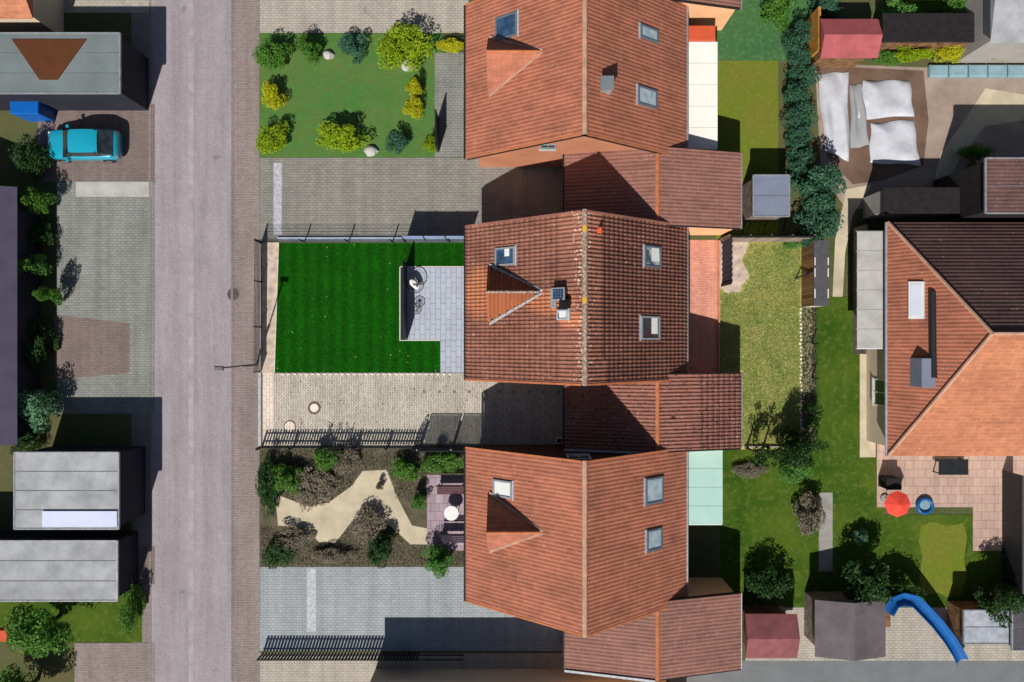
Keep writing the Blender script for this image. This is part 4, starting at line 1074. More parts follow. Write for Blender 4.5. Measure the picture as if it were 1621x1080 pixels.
# north garden
shrub(430,86,1.0,1.6,'green','round green bush at the street corner of the north garden')
shrub(489,76,0.85,1.5,'green','mid green bush, second from the street along the top of the north garden')
shrub(560,78,0.95,1.0,'teal','low bluish green bush between the green and the yellow-green bushes up top')
shrub(638,76,1.45,1.7,'lime','large yellow-green bush beside the tan driveway at the top', ry=1.25)
shrub(715,72,0.95,0.8,'yellow','narrow yellow flowering hedge against the house with two pale skylights', ry=0.42, name='hedge', cat='hedge')
shrub(429,152,0.68,1.2,'yellow','bright yellow flowering bush beside the pavement', ry=0.95)
shrub(656,136,0.58,1.1,'yellow','bright yellow bush between north lawn and grey patio')
shrub(655,171,0.56,1.0,'yellow','smaller yellow bush just below another by the grey patio')
shrub(430,219,0.95,1.3,'lime','yellow-green bush at the lower street corner of the north garden')
shrub(535,217,1.65,1.5,'lime','wide yellow-green bush along the lower edge of the north lawn', ry=0.95)
shrub(626,222,0.75,1.0,'teal','small dull green bush right of the wide yellow-green one')
shrub(682,228,0.45,0.9,'lime','tiny yellow-green bush at the corner of the grey patio')
t = thing('privacy_screen', 'dark leaning privacy screen on the grey patio of the north garden', 'privacy screen', (X(690), Y(200), 0))
MB().box(X(693), X(694.5), Y(240), Y(190), 0, 1.6).build('panel', 'fence_dark', t)
MB().box(X(692.6), X(694.9), Y(241.5), Y(240.1), 0, 1.65).build('post', 'anthracite', t); MB().box(X(692.6), X(694.9), Y(189.9), Y(188), 0, 1.65).build('post', 'anthracite', t)
for (px, py, lab, rr) in ((645,104,'pale boulder below the large yellow-green bush',.42),(588,240,'pale boulder beside the lower end of the north lawn',.4),(520,88,'pale boulder between bushes at the top of the north lawn',.33)):
    mb = MB(); nn = 12; cx, cy = X(px), Y(py)
    for (zz, k2) in ((0, 1.0), (.12, 1.02), (.26, .75), (.33, .35)):
        for j in range(nn): th = 2*PI*j/nn; q = rr*k2*random.uniform(.85,1.12); mb.v.append((cx+q*math.cos(th), cy+q*math.sin(th)*.8, zz))
    for q in range(3):
        for j in range(nn): mb.f.append((q*nn+j, q*nn+(j+1)%nn, (q+1)*nn+(j+1)%nn, (q+1)*nn+j))
    mb.f.append(tuple(range(3*nn, 4*nn))); tag(mb.build('boulder', 'concrete_pale', None, origin=(cx,cy,0)), lab, 'boulder')
# south garden
shrub(425,768,0.62,1.3,'dark','tall dark green hedge bush beside the pavement in the south garden', ry=2.1, name='hedge', cat='hedge')
shrub(455,757,1.0,1.3,'green','mid green bush at the upper street corner of the south garden')
shrub(512,730,0.8,1.0,'green','small green bush behind the picket fence, left of the cream gravel')
shrub(500,772,1.2,0.8,'brown','brownish heather clump at the upper left of the cream gravel')
shrub(548,728,0.9,0.8,'brown','brownish clump behind the picket fence above the gravel')
shrub(640,745,1.0,1.1,'green','green bush at the top right of the cream gravel', ry=0.8)
shrub(661,797,0.6,1.2,'fresh','fresh green small bush right of the cream gravel')
shrub(700,733,1.3,0.9,'green','low green bush below the lattice screen', ry=0.55)
shrub(585,835,1.15,0.9,'brown','brown bare-looking bush at the lower middle of the gravel')
shrub(600,868,1.0,1.4,'dark','dark green bush beside the bluish driveway')
shrub(470,852,1.3,0.7,'brown','wide brownish clump in the lower left of the south garden', ry=0.8)
shrub(440,878,1.0,0.9,'dark','olive bush at the lower street corner of the south garden', ry=0.8)
shrub(525,880,1.1,0.6,'brown','low brown ground clump between two bushes by the bluish driveway', ry=0.55)
shrub(694,888,1.02,1.5,'fresh','round fresh green bush at the corner of the mauve patio')
shrub(600,770,0.28,0.6,'brown','tiny brown plant growing in the middle of the cream gravel')
for (px, py, a, b, hh, mt, lab, nm, ct) in ((716,808,.42,.36,.72,'white','white round-cornered garden table on the mauve patio','garden_table','table'),):
    t = thing(nm, lab, ct, (X(px), Y(py), 0)); cx, cy = X(px), Y(py)
    MB().disc((cx,cy), .42, hh-.03, hh).build('table_top', mt, t)
    for sx_ in (-1,1):
        for sy_ in (-1,1): MB().tube([(cx+sx_*.25,cy+sy_*.25,hh-.03),(cx+sx_*.3,cy+sy_*.3,0.13)], .02, 6).build('leg', mt, t)
def bench(cx, cy, L, mat, label, along='x'):
    t = thing('garden_bench', label, 'bench', (cx, cy, 0)); z = 0.13
    def bx(m, a0, a1, b0, b1, z0, z1): 
        if along == 'x': m.box(cx+a0, cx+a1, cy+b0, cy+b1, z0, z1)
        else: m.box(cx+b0, cx+b1, cy+a0, cy+a1, z0, z1)
        return m
    for k in range(4): bx(MB(), -L/2, L/2, -.25+k*.12, -.15+k*.12, z+.42, z+.45).build('seat_slat', mat, t)
    for k in range(3): bx(MB(), -L/2, L/2, .25, .28, z+.5+k*.14, z+.6+k*.14).build('back_slat', mat, t)
    for a in (-L/2+.08, L/2-.14):
        for b_ in (-.22, .2): bx(MB(), a, a+.06, b_, b_+.06, z, z+.42).build('leg', mat, t)
bench(X(715), Y(772), 1.6, flat('dark_red_wood', S(92,58,66), 0.2, 3), 'dark reddish garden bench at the top of the mauve patio')
bench(X(718), Y(848), 1.5, flat('dark_violet_wood', S(70,58,72), 0.2, 3), 'dark violet garden bench at the foot of the mauve patio')

# twiggy shoots behind the picket fence, seen by their shadow on the drive
def shoots(px, py, n, h, label, spread=.25, leafy=True):
    x, y = X(px), Y(py); t = thing('young_plant', label, 'plant', (x, y, 0)); m = MB(); tips = []
    for k in range(n):
        dx, dy = random.uniform(-spread,spread), random.uniform(-.08,.08); hh = h*random.uniform(.8,1.05)
        pts = [(x+dx*.3,y,0),(x+dx*.7,y+dy*.5,hh*.6),(x+dx,y+dy,hh)]; m.tube(pts, .014, 5, r2=.006); tips += [Vector(pts[1]).lerp(Vector(pts[2]), f) for f in (.4,.7,1)]
    m.build('stem', 'bark', t); q = MB()
    for p_ in tips:
        for k in range(7 if leafy else 3):
            c_ = p_+Vector((random.gauss(0,.06),random.gauss(0,.05),random.gauss(0,.06))); a = Vector((random.gauss(0,1),random.gauss(0,1),random.gauss(0,1))).normalized()*.06; b_ = a.cross(Vector((.3,.5,.8))).normalized()*.035
            q.poly([c_-a, c_-b_, c_+a, c_+b_])
    q.build('leaves', FOL['dark'], t)
shoots(512,709,3,1.65,'leafy young shoots rising over the picket fence near its middle', .12)
shoots(530,709,3,1.75,'forked bare shoots rising over the picket fence beside leafier ones', .2, False)
shoots(543,710,4,1.5,'bushy young shoots over the picket fence, nearest the trellis', .28)
o = crown_obj('shrub', 'dark', (X(697), Y(708.5), .42), (.34, .22, .42), rz=0); tag(o, 'small dark round bush at the foot of the lattice screen', 'shrub')

# trees at the back lawn
tree(X(1181), Y(709), 2.75, .72, 'dark', 'slim young tree at the corner of the tiled garage and back lawn', src=thin)
tree(X(1206), Y(711), 2.9, .75, 'dark', 'thin young tree, second from the garage along the back lawn', src=thin)
tree(X(1233), Y(711), 3.3, .95, 'dark', 'fuller young tree, third from the garage along the back lawn')
shrub(1264,704,1.35,2.3,'dark','dense dark bush at the lower corner of the back lawn', ry=.8)
shrub(1284,645,0.4,1.0,'dark','small dark plant by the wire fence at the end of the leaf litter strip')
shrub(1286,668,0.3,.8,'fresh','small fresh green plant in the leaf litter strip')
shrub(1286,378,.78,1.7,'teal','bluish green bush at the north end of the narrow shed', ry=.5)
shrub(1254,388,.55,.3,'fresh','low bright green patch of plants at the north corner of the back lawn', ry=.26)
# scattered tufts and dead leaves
def tufts(name, poly, n, key, h, wd, z=0.0, mat=None, flat_=False):
    xs = [p[0] for p in poly]; ys = [p[1] for p in poly]; P = []
    while len(P) < n:
        x, y = random.uniform(min(xs), max(xs)), random.uniform(min(ys), max(ys)); ins = False; j = len(poly)-1
        for i in range(len(poly)):
            if (poly[i][1] > y) != (poly[j][1] > y) and x < (poly[j][0]-poly[i][0])*(y-poly[i][1])/(poly[j][1]-poly[i][1])+poly[i][0]: ins = not ins
            j = i
        if ins: P.append((x, y))
    P = np.array(P); r = rng; n = len(P); V = np.zeros((n, 3, 3)); th = r.uniform(0, 2*PI, n); ln = r.uniform(.5, 1.2, n)
    le = r.uniform(0.2, 1.2, n)
    V[:,0,0] = P[:,0]-wd*np.cos(th); V[:,0,1] = P[:,1]-wd*np.sin(th); V[:,1,0] = P[:,0]+wd*np.cos(th); V[:,1,1] = P[:,1]+wd*np.sin(th)
    V[:,2,0] = P[:,0]-np.sin(th)*h*le; V[:,2,1] = P[:,1]+np.cos(th)*h*le; V[:,2,2] = h*ln*(0.15 if flat_ else 1); V[:,:,2] += z
    o = npmesh(name, V.reshape(-1,3), np.arange(3*n).reshape(-1,3), mat or FOL[key]); tag(o, kind='stuff'); return o
zz = 0.004*layer[0]
M['straw'] = foliage('dry_grass_blades', (0.75,0.68,0.34), (0.30,0.38,0.10), 0.9); M['blade'] = foliage('green_grass_blades', (0.13,0.28,0.06), (0.50,0.52,0.18), 1.3)
M['lawnblade'] = foliage('dark_lawn_blades', (0.010,0.11,0.002), (0.022,0.17,0.005), 0.9)
own_lawn = [at(*p) for p in [(442,386),(632,386),(632,540),(696,540),(696,589),(436,589)]]
own_lawn2 = [at(*p) for p in [(632,386),(742,386),(742,421),(632,421)]]
back = [at(*p) for p in [(1188,386),(1266,386),(1266,704),(1175,704),(1175,590),(1141,590),(1141,466),(1176,464),(1188,436),(1177,414)]]
tag(tufts('lawn_grass', own_lawn, 52000, None, .05, .008, zz, M['lawnblade']), 'dark green mown grass of the front lawn', 'grass')
tag(tufts('lawn_grass', own_lawn2, 9000, None, .05, .008, zz, M['lawnblade']), 'dark green mown grass north of the grey patio', 'grass')
tag(tufts('dry_grass_tufts', back, 16000, None, .09, .012, zz, M['straw']), 'straw coloured dry grass on the back lawn', 'grass')
tag(tufts('green_grass_tufts', back, 22000, None, .08, .012, zz, M['blade']), 'green grass tufts on the back lawn', 'grass')
lit = [at(*p) for p in [(1269,488),(1290,488),(1290,704),(1269,704)]]
tag(tufts('leaf_litter', lit, 2600, None, .10, .04, zz+.01, flat('dead_leaf', S(176,160,124), .3, 6), True), 'dead leaves and twigs along the east fence', 'leaf litter')
tag(tufts('litter_weeds', lit, 1500, 'dark', .12, .03, zz), 'dark weeds along the east fence', 'weeds')
for poly_, nw_ in (([(413,712),(738,712),(738,750),(676,750),(655,800),(628,790),(612,744),(574,746),(556,770),(520,796),(482,800),(436,782),(413,782)], 4500),
    ([(413,835),(480,838),(505,860),(530,862),(560,824),(590,814),(620,838),(650,864),(738,874),(738,896),(413,896)], 3500)):
  tag(tufts('garden_weeds', [at(*p) for p in poly_], nw_, None, .14, .02, zz, FOL['brown']), 'dry ground cover in the south garden beds', 'ground cover')

# ------------------------------------------------------------------ west side of the street
def flat_building(px0, py0, px1, py1, z, roofmat, label, wall='plaster_g', inset=0.12, name='outbuilding', cat='outbuilding', thick=.12):
    x0, y1 = at(px0, py0, z); x1, y0 = at(px1, py1, z)
    t = thing(name, label, cat, ((x0+x1)/2, (y0+y1)/2, 0))
    MB().box(x0+inset, x1-inset, y0+inset, y1-inset, 0, z-thick-.002).build('wall', wall, t)
    rf = MB().bbox(x0, x1, y0, y1, z-thick, z, .03).build('roof', roofmat, t)
    if y1-y0 > 1.8 and inset > .05:
        n_ = max(2, int((y1-y0)/1.0)); sm_ = M['seam']
        for k in range(1, n_): yy = y0+(y1-y0)*k/n_; MB().box(x0+.06, x1-.06, yy-.02, yy+.02, z+.001, z+.012).build('roof_seam', sm_, rf)
        for (a0,a1,b0,b1) in ((x0-.02,x0+.05,y0,y1),(x1-.05,x1+.02,y0,y1),(x0+.052,x1-.052,y0-.02,y0+.05),(x0+.052,x1-.052,y1-.05,y1+.02)): MB().box(a0,a1,b0,b1,z-.08,z+.03).build('edge_trim', 'zinc', t)
    return t, (x0, x1, y0, y1)
def gable_building(px0, py0, px1, py1, ze, rise, roofmat, label, wall='plaster_w', axis='x', name='house', cat='house'):
    x0, y1 = at(px0, py0, ze); x1, y0 = at(px1, py1, ze)
    t = thing(name, label, cat, ((x0+x1)/2, (y0+y1)/2, 0))
    MB().box(x0+.3, x1-.3, y0+.3, y1-.3, 0, ze-.01).build('wall', wall, t)
    if axis == 'x': m = MB().ext([(x0,y0,ze),(x0,y1,ze),(x0,(y0+y1)/2,ze+rise)][::-1], (x1-x0,0,0))
    else: m = MB().ext([(x0,y0,ze),(x1,y0,ze),((x0+x1)/2,y0,ze+rise)][::-1], (0,y1-y0,0))
    m.build('roof', roofmat, t); return t
t, b = flat_building(-110,52,190,148,3.1,'flatroof2','grey fibre-roofed garage with a brown triangular patch, top left of the picture', name='carport', cat='carport', wall='dark_wall')
MB().prism([at(*p, 3.16) for p in [(18,62),(136,62),(90,126),(62,126)]][::-1], 3.103, 3.16).build('roof_patch', 'brown_roof', t)
t, b = flat_building(22,716,188,838,2.9,'flatroof','pale flat-roofed garage with bright strip along its lower edge, left of the street', name='garage', cat='garage', wall='dark_wall')
MB().box(b[0]+1.6, b[1]-.05, b[2]+.15, b[2]+1.0, 2.902, 3.0).build('roof_light', flat('white_roof_sheet', S(206,212,236,1.0), .05, 1), t)  # pale raised sheet near the lower roof edge
flat_building(-120,856,186,952,2.3,'flatroof','lower pale flat roof just below the garage with the bright strip', name='garage', cat='garage', wall='dark_wall')
gable_building(-220,296,27,704,2.3,1.6,'purple_roof','purple-grey roofed house at the left edge beside the hedge', axis='y', wall='dark_wall')
gable_building(-260,-80,52,30,3.0,1.3,'tile_salmon','salmon tiled house cut by the top left corner', axis='x')
o, b = flat_building(15,152,60,180,1.5,'blue','bright blue box above the turquoise car', name='storage_box', cat='box', wall='blue', inset=.03, thick=.08)
hd = [(58,318,.75,'green','bright green bush at the top of the hedge beside the parking area'),
      (48,418,.85,'fresh','fresh green bush beside the parking area, next below the topmost'),
      (82,470,.6,'green','small green bush poking out over the brick paving'),
      (58,648,1.15,'mint','pale green round bush beside the dark garage shadow')]
for (px, py, r_, k_, lab) in hd: shrub(px, py, r_, 2.2, k_, lab)
shrub(50,250,.95,2.0,'dark','dark bush behind the turquoise car', ry=1.3)
shrub(60,370,.9,1.2,'dark','dark low bush between the two bright bushes by the parking area')
shrub(66,545,.85,1.3,'dark','dark hedge bush left of the reddish paving', ry=1.6)
shrub(42,716-18,.8,1.3,'dark','dark bush squeezed between hedge and pale flat-roofed garage')
tree(X(95), Y(975), 3.4, 1.7, 'green', 'green tree overlapping the lower pale flat roof')
tree(X(60), Y(1075), 3.2, 1.6, 'green', 'green tree cut by the lower left edge')
shrub(210,958,.55,1.6,'green','narrow green bush at the street end of the lower left lawn', ry=1.6)
# turquoise car
def car(cx, cy, label):
    t = thing('parked_car', label, 'car', (cx, cy, 0)); z0 = 0.0
    # body: lofted sections along x (front towards -x)
    secs = [(-2.05,.55,.35,.60),(-1.98,.72,.28,.72),(-1.7,.82,.25,.84),(-1.1,.86,.24,.93),(-.75,.87,.24,.97),(.6,.87,.24,.98),(1.5,.86,.25,.98),(1.95,.82,.28,.94),(2.08,.70,.36,.80)]
    m = MB(); n = 12
    for (x, w, zb_, zt_) in secs:
        ring = [(-w*.9,zb_),(w*.9,zb_),(w,zb_+.12),(w,zt_-.22),(w*.96,zt_-.06),(w*.84,zt_),(w*.3,zt_+.015),(-w*.3,zt_+.015),(-w*.84,zt_),(-w*.96,zt_-.06),(-w,zt_-.22),(-w,zb_+.12)]
        for (yy, z) in ring: m.v.append((cx+x, cy+yy, z))
    for a in range(len(secs)-1):
        for j in range(n): m.f.append((a*n+j, a*n+(j+1)%n, (a+1)*n+(j+1)%n, (a+1)*n+j)[::-1])
    m.f.append(tuple(range(n))); m.f.append(tuple(reversed(range((len(secs)-1)*n, len(secs)*n))))
    body = m.build('body', 'car', t, smooth=True)
    # greenhouse
    g = MB(); gs = [(-1.0,.74,.965,.975),(-.38,.66,.965,1.40),(.2,.67,.965,1.44),(1.1,.66,.965,1.42),(1.92,.66,.95,.99)]
    for (x, w, zb_, zt_) in gs:
        for (yy, z) in ((-w-.1,zb_-.02),(w+.1,zb_-.02),(w,zt_-.03),(-w,zt_-.03)): g.v.append((cx+x,cy+yy,z))
    for a in range(len(gs)-1):
        for j in range(4): g.f.append((a*4+j, a*4+(j+1)%4, (a+1)*4+(j+1)%4, (a+1)*4+j)[::-1])
    g.f.append((0,1,2,3)); g.f.append((19,18,17,16)); g.build('windows', 'glass_dark', t)
    r_ = MB(); rs = [(-.42,.63,1.385),(-.2,.655,1.43),(.4,.665,1.455),(1.0,.655,1.44),(1.22,.63,1.37)]
    for (x, w, z) in rs:
        for f, dz in ((-1,-.03),(-.6,.01),(0,.02),(.6,.01),(1,-.03)): r_.v.append((cx+x,cy+w*f,z+dz))
    for a in range(4):
        for j in range(4): r_.f.append((a*5+j, a*5+j+1, (a+1)*5+j+1, (a+1)*5+j)[::-1])
    r_.build('roof', 'car', t, smooth=True)
    for (sx_, x) in ((0,-1.3),(1,1.3)):
        for s in (-1,1):
            wh = MB().tube([(cx+x,cy+s*.68,.31),(cx+x,cy+s*.885,.31)], .31, 20).build('wheel', 'tyre', t)
            MB().tube([(cx+x,cy+s*.8,.31),(cx+x,cy+s*.892,.31)], .19, 12).build('rim', 'rim', wh)
    for s in (-1,1):
        MB().bbox(cx-2.02, cx-1.85, cy+s*.62-.14, cy+s*.62+.14, .55, .70, .03).build('headlight', 'white', t)
        MB().bbox(cx+1.97, cx+2.07, cy+s*.64-.12, cy+s*.64+.12, .62, .80, .03).build('tail_light', 'bright_red', t)
        MB().bbox(cx-.78, cx-.60, cy+s*.98-.08, cy+s*.98+.08, .92, 1.05, .03).build('mirror', 'car', t)
cx, cy = at(129, 228, .8); car(cx, cy, 'turquoise hatchback parked beside the street with its front away from the road')
t = thing('bin', 'small orange-red bin at the lower left edge beside the tree', 'bin', (X(22), Y(995), 0))
MB().bbox(X(22)-.3, X(22)+.3, Y(995)-.3, Y(995)+.3, 0, .95, .04).build('body', 'bright_red', t); MB().bbox(X(22)-.33, X(22)+.33, Y(995)-.33, Y(995)+.33, .953, 1.02, .03).build('lid', 'red', t)

# ------------------------------------------------------------------ awnings, sheds and gardens behind
def awning(px0, py0, px1, py1, z, mat, label, ribs=5):
    x0, y1 = at(px0, py0, z); x1, y0 = at(px1, py1, z)
    t = thing('terrace_awning', label, 'awning', ((x0+x1)/2, (y0+y1)/2, 0)); q = (y1-y0)/ribs
    for k in range(ribs): MB().box(x0, x1, y0+k*q+.01, y0+(k+1)*q-.01, z-.03, z).build('panel', mat, t)
    for k in range(ribs+1): MB().box(x0, x1-.05, y0+k*q-.025, y0+k*q+.025, z-.12, z-.033).build('rafter', 'white', t)
    for yy in (y0+.1, y1-.1): MB().box(x1-.15, x1-.05, yy-.05, yy+.05, 0, z-.12).build('post', 'white', t)
awning(1078,66,1136,236,2.4,'white_panel','white terrace awning beside the house with two pale skylights')
awning(1085,712,1144,831,2.4,'mint','mint green terrace awning beside the house south of the sharp plot', 4)
t, b = flat_building(1086,40,1133,64,2.5,'red','orange-red shed roof at the top end of the white awning', name='shed', cat='shed', wall='timber')
ground_patch('terrace', 'terrace_pink', rect(1078,60,1134,240), z=.024)
flat_building(1192,277,1250,343,2.2,'bluegrey','small blue-grey roofed shed between hedge and back garage', name='shed', cat='shed', wall='timber_grey')
t = thing('hedge', 'long dark green hedge running down beside the olive lawn', 'hedge', (X(1256), Y(160), 0))
for k in range(7):
    crown_obj('bush', 'teal', (random.uniform(-.15,.15), (3-k)*1.15-.1, .9), (.95, .85, .95), t)
for k, (px, py, r_, h_) in enumerate(((1288,290,1.5,2.6),(1295,345,1.3,2.2))):
    shrub(px, py, r_, h_, 'teal', ['large bluish green bush below the dark hedge, its upper half','large bluish green bush just above the narrow shed'][k])
shrub(1232,15,1.0,2.0,'green','bright green bush at the top edge beside the orange post')
shrub(1305,14,.9,1.5,'teal','blue-green bush at the top edge right of the orange post', ry=.7)
t = thing('wooden_post_fence', 'orange-brown wooden partition between hedge and pink shed', 'fence', (X(1277), Y(65), 0))
for k in range(9): MB().box(X(1275), X(1279), Y(98)+k*.27, Y(98)+k*.27+.25, 0, 1.7).build('board', 'orange_wood', t)
gable_building(1299,30,1390,92,2.1,.5,'pink_roof','pink roofed garden shed at the top', name='shed', cat='shed', wall='timber', axis='x')
gable_building(1568,-70,1760,68,3.4,.4,'flatroof','pale grey roofed building in the top right corner', name='building', cat='building', wall='plaster_g')
t, b = flat_building(1398,20,1545,66,1.7,'wood_dark','long dark low roof in the top right, left of the pale grey building', name='shed', cat='shed', wall='timber')  # low dark block stands in for a shadow on the ground
shrub(1450,86,1.35,1.1,'lime','yellow-green bush in the row above the pale blue cover', ry=.5)
shrub(1505,84,1.0,1.0,'yellow','yellow bush in the row above the pale blue cover', ry=.5)
shrub(1578,82,1.5,1.1,'lime','long yellow-green bush at the right end above the pale blue cover', ry=.55)
shrub(1405,92,.9,.8,'green','green bush below the pink roofed shed corner', ry=.5)
shrub(1425,22,1.1,1.4,'fresh','fresh green bush at the top between pink shed and long dark roof', ry=.9)
shrub(1520,12,.9,1.2,'green','green bush at the top edge above the long dark roof')
t = thing('pool_cover', 'pale blue pool cover in sections along the yellow bushes', 'pool', (X(1545), Y(114), 0))
for k in range(5): MB().bbox(X(1468)+k*1.14, X(1468)+k*1.14+1.08, Y(124), Y(105), 0, .3, .06).build('cover_panel', 'pool', t)
def sheet(name, label, pts, z, wob, mat):
    """a lumpy tarpaulin laid over something"""
    P = [at(*p) for p in pts]; m = MB(); N = 22
    for i in range(N+1):
        for j in range(N+1):
            u, v = i/N, j/N
            x = (1-u)*(1-v)*P[0][0]+u*(1-v)*P[1][0]+u*v*P[2][0]+(1-u)*v*P[3][0]; y = (1-u)*(1-v)*P[0][1]+u*(1-v)*P[1][1]+u*v*P[2][1]+(1-u)*v*P[3][1]
            e = min(u, 1-u, v, 1-v); m.v.append((x+wob*math.sin(9*v+z*40)*.8, y+wob*math.sin(8*u+z*30)*.8, .05+z*math.sqrt(min(1, e*4))*(.6+.25*math.sin(7*u+3*v)+.15*math.sin(5*v-9*u+z*50))))
    for i in range(N):
        for j in range(N): m.f.append((i*(N+1)+j, i*(N+1)+j+1, (i+1)*(N+1)+j+1, (i+1)*(N+1)+j))
    return tag(m.build(name, mat, None, smooth=True), label, 'tarpaulin')
sheet('tarpaulin', 'long upright white tarpaulin at the left of the building site', [(1294,118),(1342,114),(1344,256),(1306,238)], .35, .05, 'tarp')
sheet('tarpaulin', 'large white tarpaulin in the upper middle of the building site', [(1366,128),(1440,128),(1446,184),(1352,190)], .3, .05, 'tarp')
sheet('tarpaulin', 'white tarpaulin just below the larger one on the building site', [(1378,196),(1446,190),(1456,262),(1376,258)], .3, .05, 'tarp')
sheet('tarpaulin', 'grey tarpaulin between the white ones on the building site', [(1345,136),(1364,134),(1376,230),(1346,236)], .25, .04, flat('grey_tarp', S(160,162,164), .1, 1))
t, b = flat_building(1560,250,1760,338,4.6,'tile_hat','dark roofed building at the right edge above the hipped house', name='building', cat='building', wall='wood_dark')
t, b = flat_building(1398,296,1542,338,2.4,'wood_dark','dark flat roof behind the hipped house', name='outbuilding', cat='outbuilding', wall='plaster_g')  # flat dark block put where only shade lies
shrub(1545,240,.9,1.1,'green','green bush left of the dark roofed building at the right edge', ry=.5)
# hipped house on the east
def hipped():
    ze, zp = 3.0, 7.0
    x0, y1 = at(1405,352,ze); _, y0 = at(1405,722,ze); x1 = x0+14.5
    xp, yp = at(1570,528,zp); xq = x1-(xp-x0)
    t = thing('hipped_house', 'large hipped-roof house at the right edge, dark brown north side and salmon south side', 'house', ((x0+x1)/2, (y0+y1)/2, 0))
    MB().box(x0+.4, x1-.4, y0+.4, y1-.4, 0, ze-.02).build('wall', 'plaster_w', t)
    def face(pts, mt):
        m = MB(); m.ext(pts, (0,0,-.1)); return m.build('roof_face', mt, t)
    A, B, C, D, P, Q = (x0,y0,ze), (x1,y0,ze), (x1,y1,ze), (x0,y1,ze), (xp,yp,zp), (xq,yp,zp)
    face([A,B,Q,P], 'tile_salmon'); face([C,D,P,Q], 'tile_hat'); face([D,A,P], 'tile_n'); face([B,C,Q], 'tile_n')  # sunlit south and shaded north are put into the tile colours
    for (a, b_) in ((A,P),(D,P),(P,Q)): MB().tube([Vector(a)+Vector((0,0,.04)), Vector(b_)+Vector((0,0,.04))], .09, 6).build('hip_ridge', 'ridge_pale', t)
    MB().tube([(x0-.05,y0,ze-.03),(x0-.05,y1,ze-.03)], .07, 8).build('gutter', 'zinc', t)
    # skylight on the west face
    def west(px, py):
        # plane through D, A, P
        a = Vector(A); nrm = (Vector(D)-a).cross(Vector(P)-a); 
        if nrm.z < 0: nrm = -nrm
        o_ = Vector((0,0,HC)); d_ = Vector(((px-810.5)/FPX, -(py-540)/FPX, -1)); k = (a-o_).dot(nrm)/d_.dot(nrm); return o_+d_*k, nrm.normalized()
    ps = [west(*q) for q in ((1440,446),(1464,446),(1464,505),(1440,505))]; m = MB(); m.ext([tuple(p_+n_*.12) for p_, n_ in ps][::-1], tuple(-ps[0][1]*.15)); sk = m.build('skylight', 'white', t)
    ps2 = [west(*q) for q in ((1443,450),(1461,450),(1461,501),(1443,501))]; m = MB(); m.ext([tuple(p_+n_*.135) for p_, n_ in ps2][::-1], tuple(-ps[0][1]*.012)); m.build('pane', flat('bright_pane', S(215,222,235,1.0), .04, 1, rough=.2), sk)
    pth = [west(*q)[0]+Vector((0,0,.12)) for q in ((1474,462),(1475,560),(1476,598))]
    MB().tube(pth, .16, 8).build('snow_guard', 'anthracite', t)  # dark tube for a gutter line together with its shadow
    p_, n_ = west(1460,590); MB().box(p_.x-.35, p_.x+.35, p_.y-.75, p_.y+.75, p_.z-.6, p_.z+.55).build('chimney', 'bluegrey', t)
    for c in (-3, 0.5, 4): window_on_wall(t, 'x', x0+.4, (y0+y1)/2+c, .9, 1.5, 1.3, out=-1)
    for c in (4, 8, 11): window_on_wall(t, 'y', y0+.4, x0+c, .9, 1.5, 1.3, out=-1)
hipped()
awning(1357,366,1420,552,2.5,'concrete_pale','pale grey terrace roof in front of the hipped house', 6)
t = thing('low_wall', 'dark low wall running along the left of the pale grey terrace roof', 'wall', (X(1352), Y(450), 0))
MB().box(X(1350), X(1353), Y(560), Y(362), 0, 1.5).build('wall_body', 'timber_grey', t)
# parasol and play things
def parasol(px, py, r_, h, mat, label):
    x, y = at(px, py, h); t = thing('parasol', label, 'parasol', (x, y, 0)); n = 8
    for k in range(n):
        a, b_ = 2*PI*k/n, 2*PI*(k+1)/n
        MB().ext([(x,y,h+.3),(x+r_*math.cos(a),y+r_*math.sin(a),h),(x+r_*math.cos(b_),y+r_*math.sin(b_),h)], (0,0,-.015)).build('canopy_panel', mat, t)
    MB().tube([(x,y,0),(x,y,h+.25)], .025, 8).build('pole', 'white', t); MB().disc((x,y), .25, 0, .12).build('base', 'concrete', t)
parasol(1421,798,.75,1.4,'bright_red','small red parasol at the corner of the pink terrace')
t = thing('paddling_pool', 'small round blue paddling pool beside the red parasol', 'paddling pool', (X(1462), Y(800), 0))
MB().torus((X(1462),Y(800),.15), .42, .1, 28, 8).build('rim', 'slide_blue', t, smooth=True); MB().disc((X(1462),Y(800)), .36, .02, .1).build('water', 'pool', t)
t = thing('garden_table', 'dark rectangular garden table on the pink terrace', 'table', (X(1497), Y(736), 0))
MB().bbox(X(1497)-.85, X(1497)+.85, Y(736)-.45, Y(736)+.45, .70, .75, .02).build('table_top', 'anthracite', t)
for a in (-.75,.75):
    for b_ in (-.38,.38): MB().box(X(1497)+a-.03, X(1497)+a+.03, Y(736)+b_-.03, Y(736)+b_+.03, 0, .698).build('leg', 'anthracite', t)
flat_building(1404,757,1428,776,1.0,'wood_dark','dark storage box behind the red parasol', name='storage_box', cat='box', wall='wood_dark', inset=.03, thick=.08)
t = thing('garden_wall', 'long dark grey garden wall right of the pink terrace', 'wall', (X(1580), Y(850), 0))
MB().box(X(1586), X(1590), Y(960), Y(745), 0, 1.6).build('wall_body', 'anthracite', t); MB().box(X(1585.4), X(1590.6), Y(960.5), Y(744.5), 1.602, 1.66).build('coping', 'felt', t)
tree(X(1345), Y(905), 3.0, 1.5, 'dark', 'dark tree above the grey roofed shed in the lower right')
tree(X(1545), Y(935), 2.8, 1.3, 'dark', 'dark tree beside the long dark grey garden wall')
shrub(1415,935,1.3,1.6,'dark','dark bush above the blue slide', ry=.7)
shrub(1215,925,1.35,2.0,'dark','dark bush between the south garage and the lower right lawns', ry=1.2)
shrub(1362,850,.5,1.1,'mint','pale green small bush in the middle of the eastern lawn')
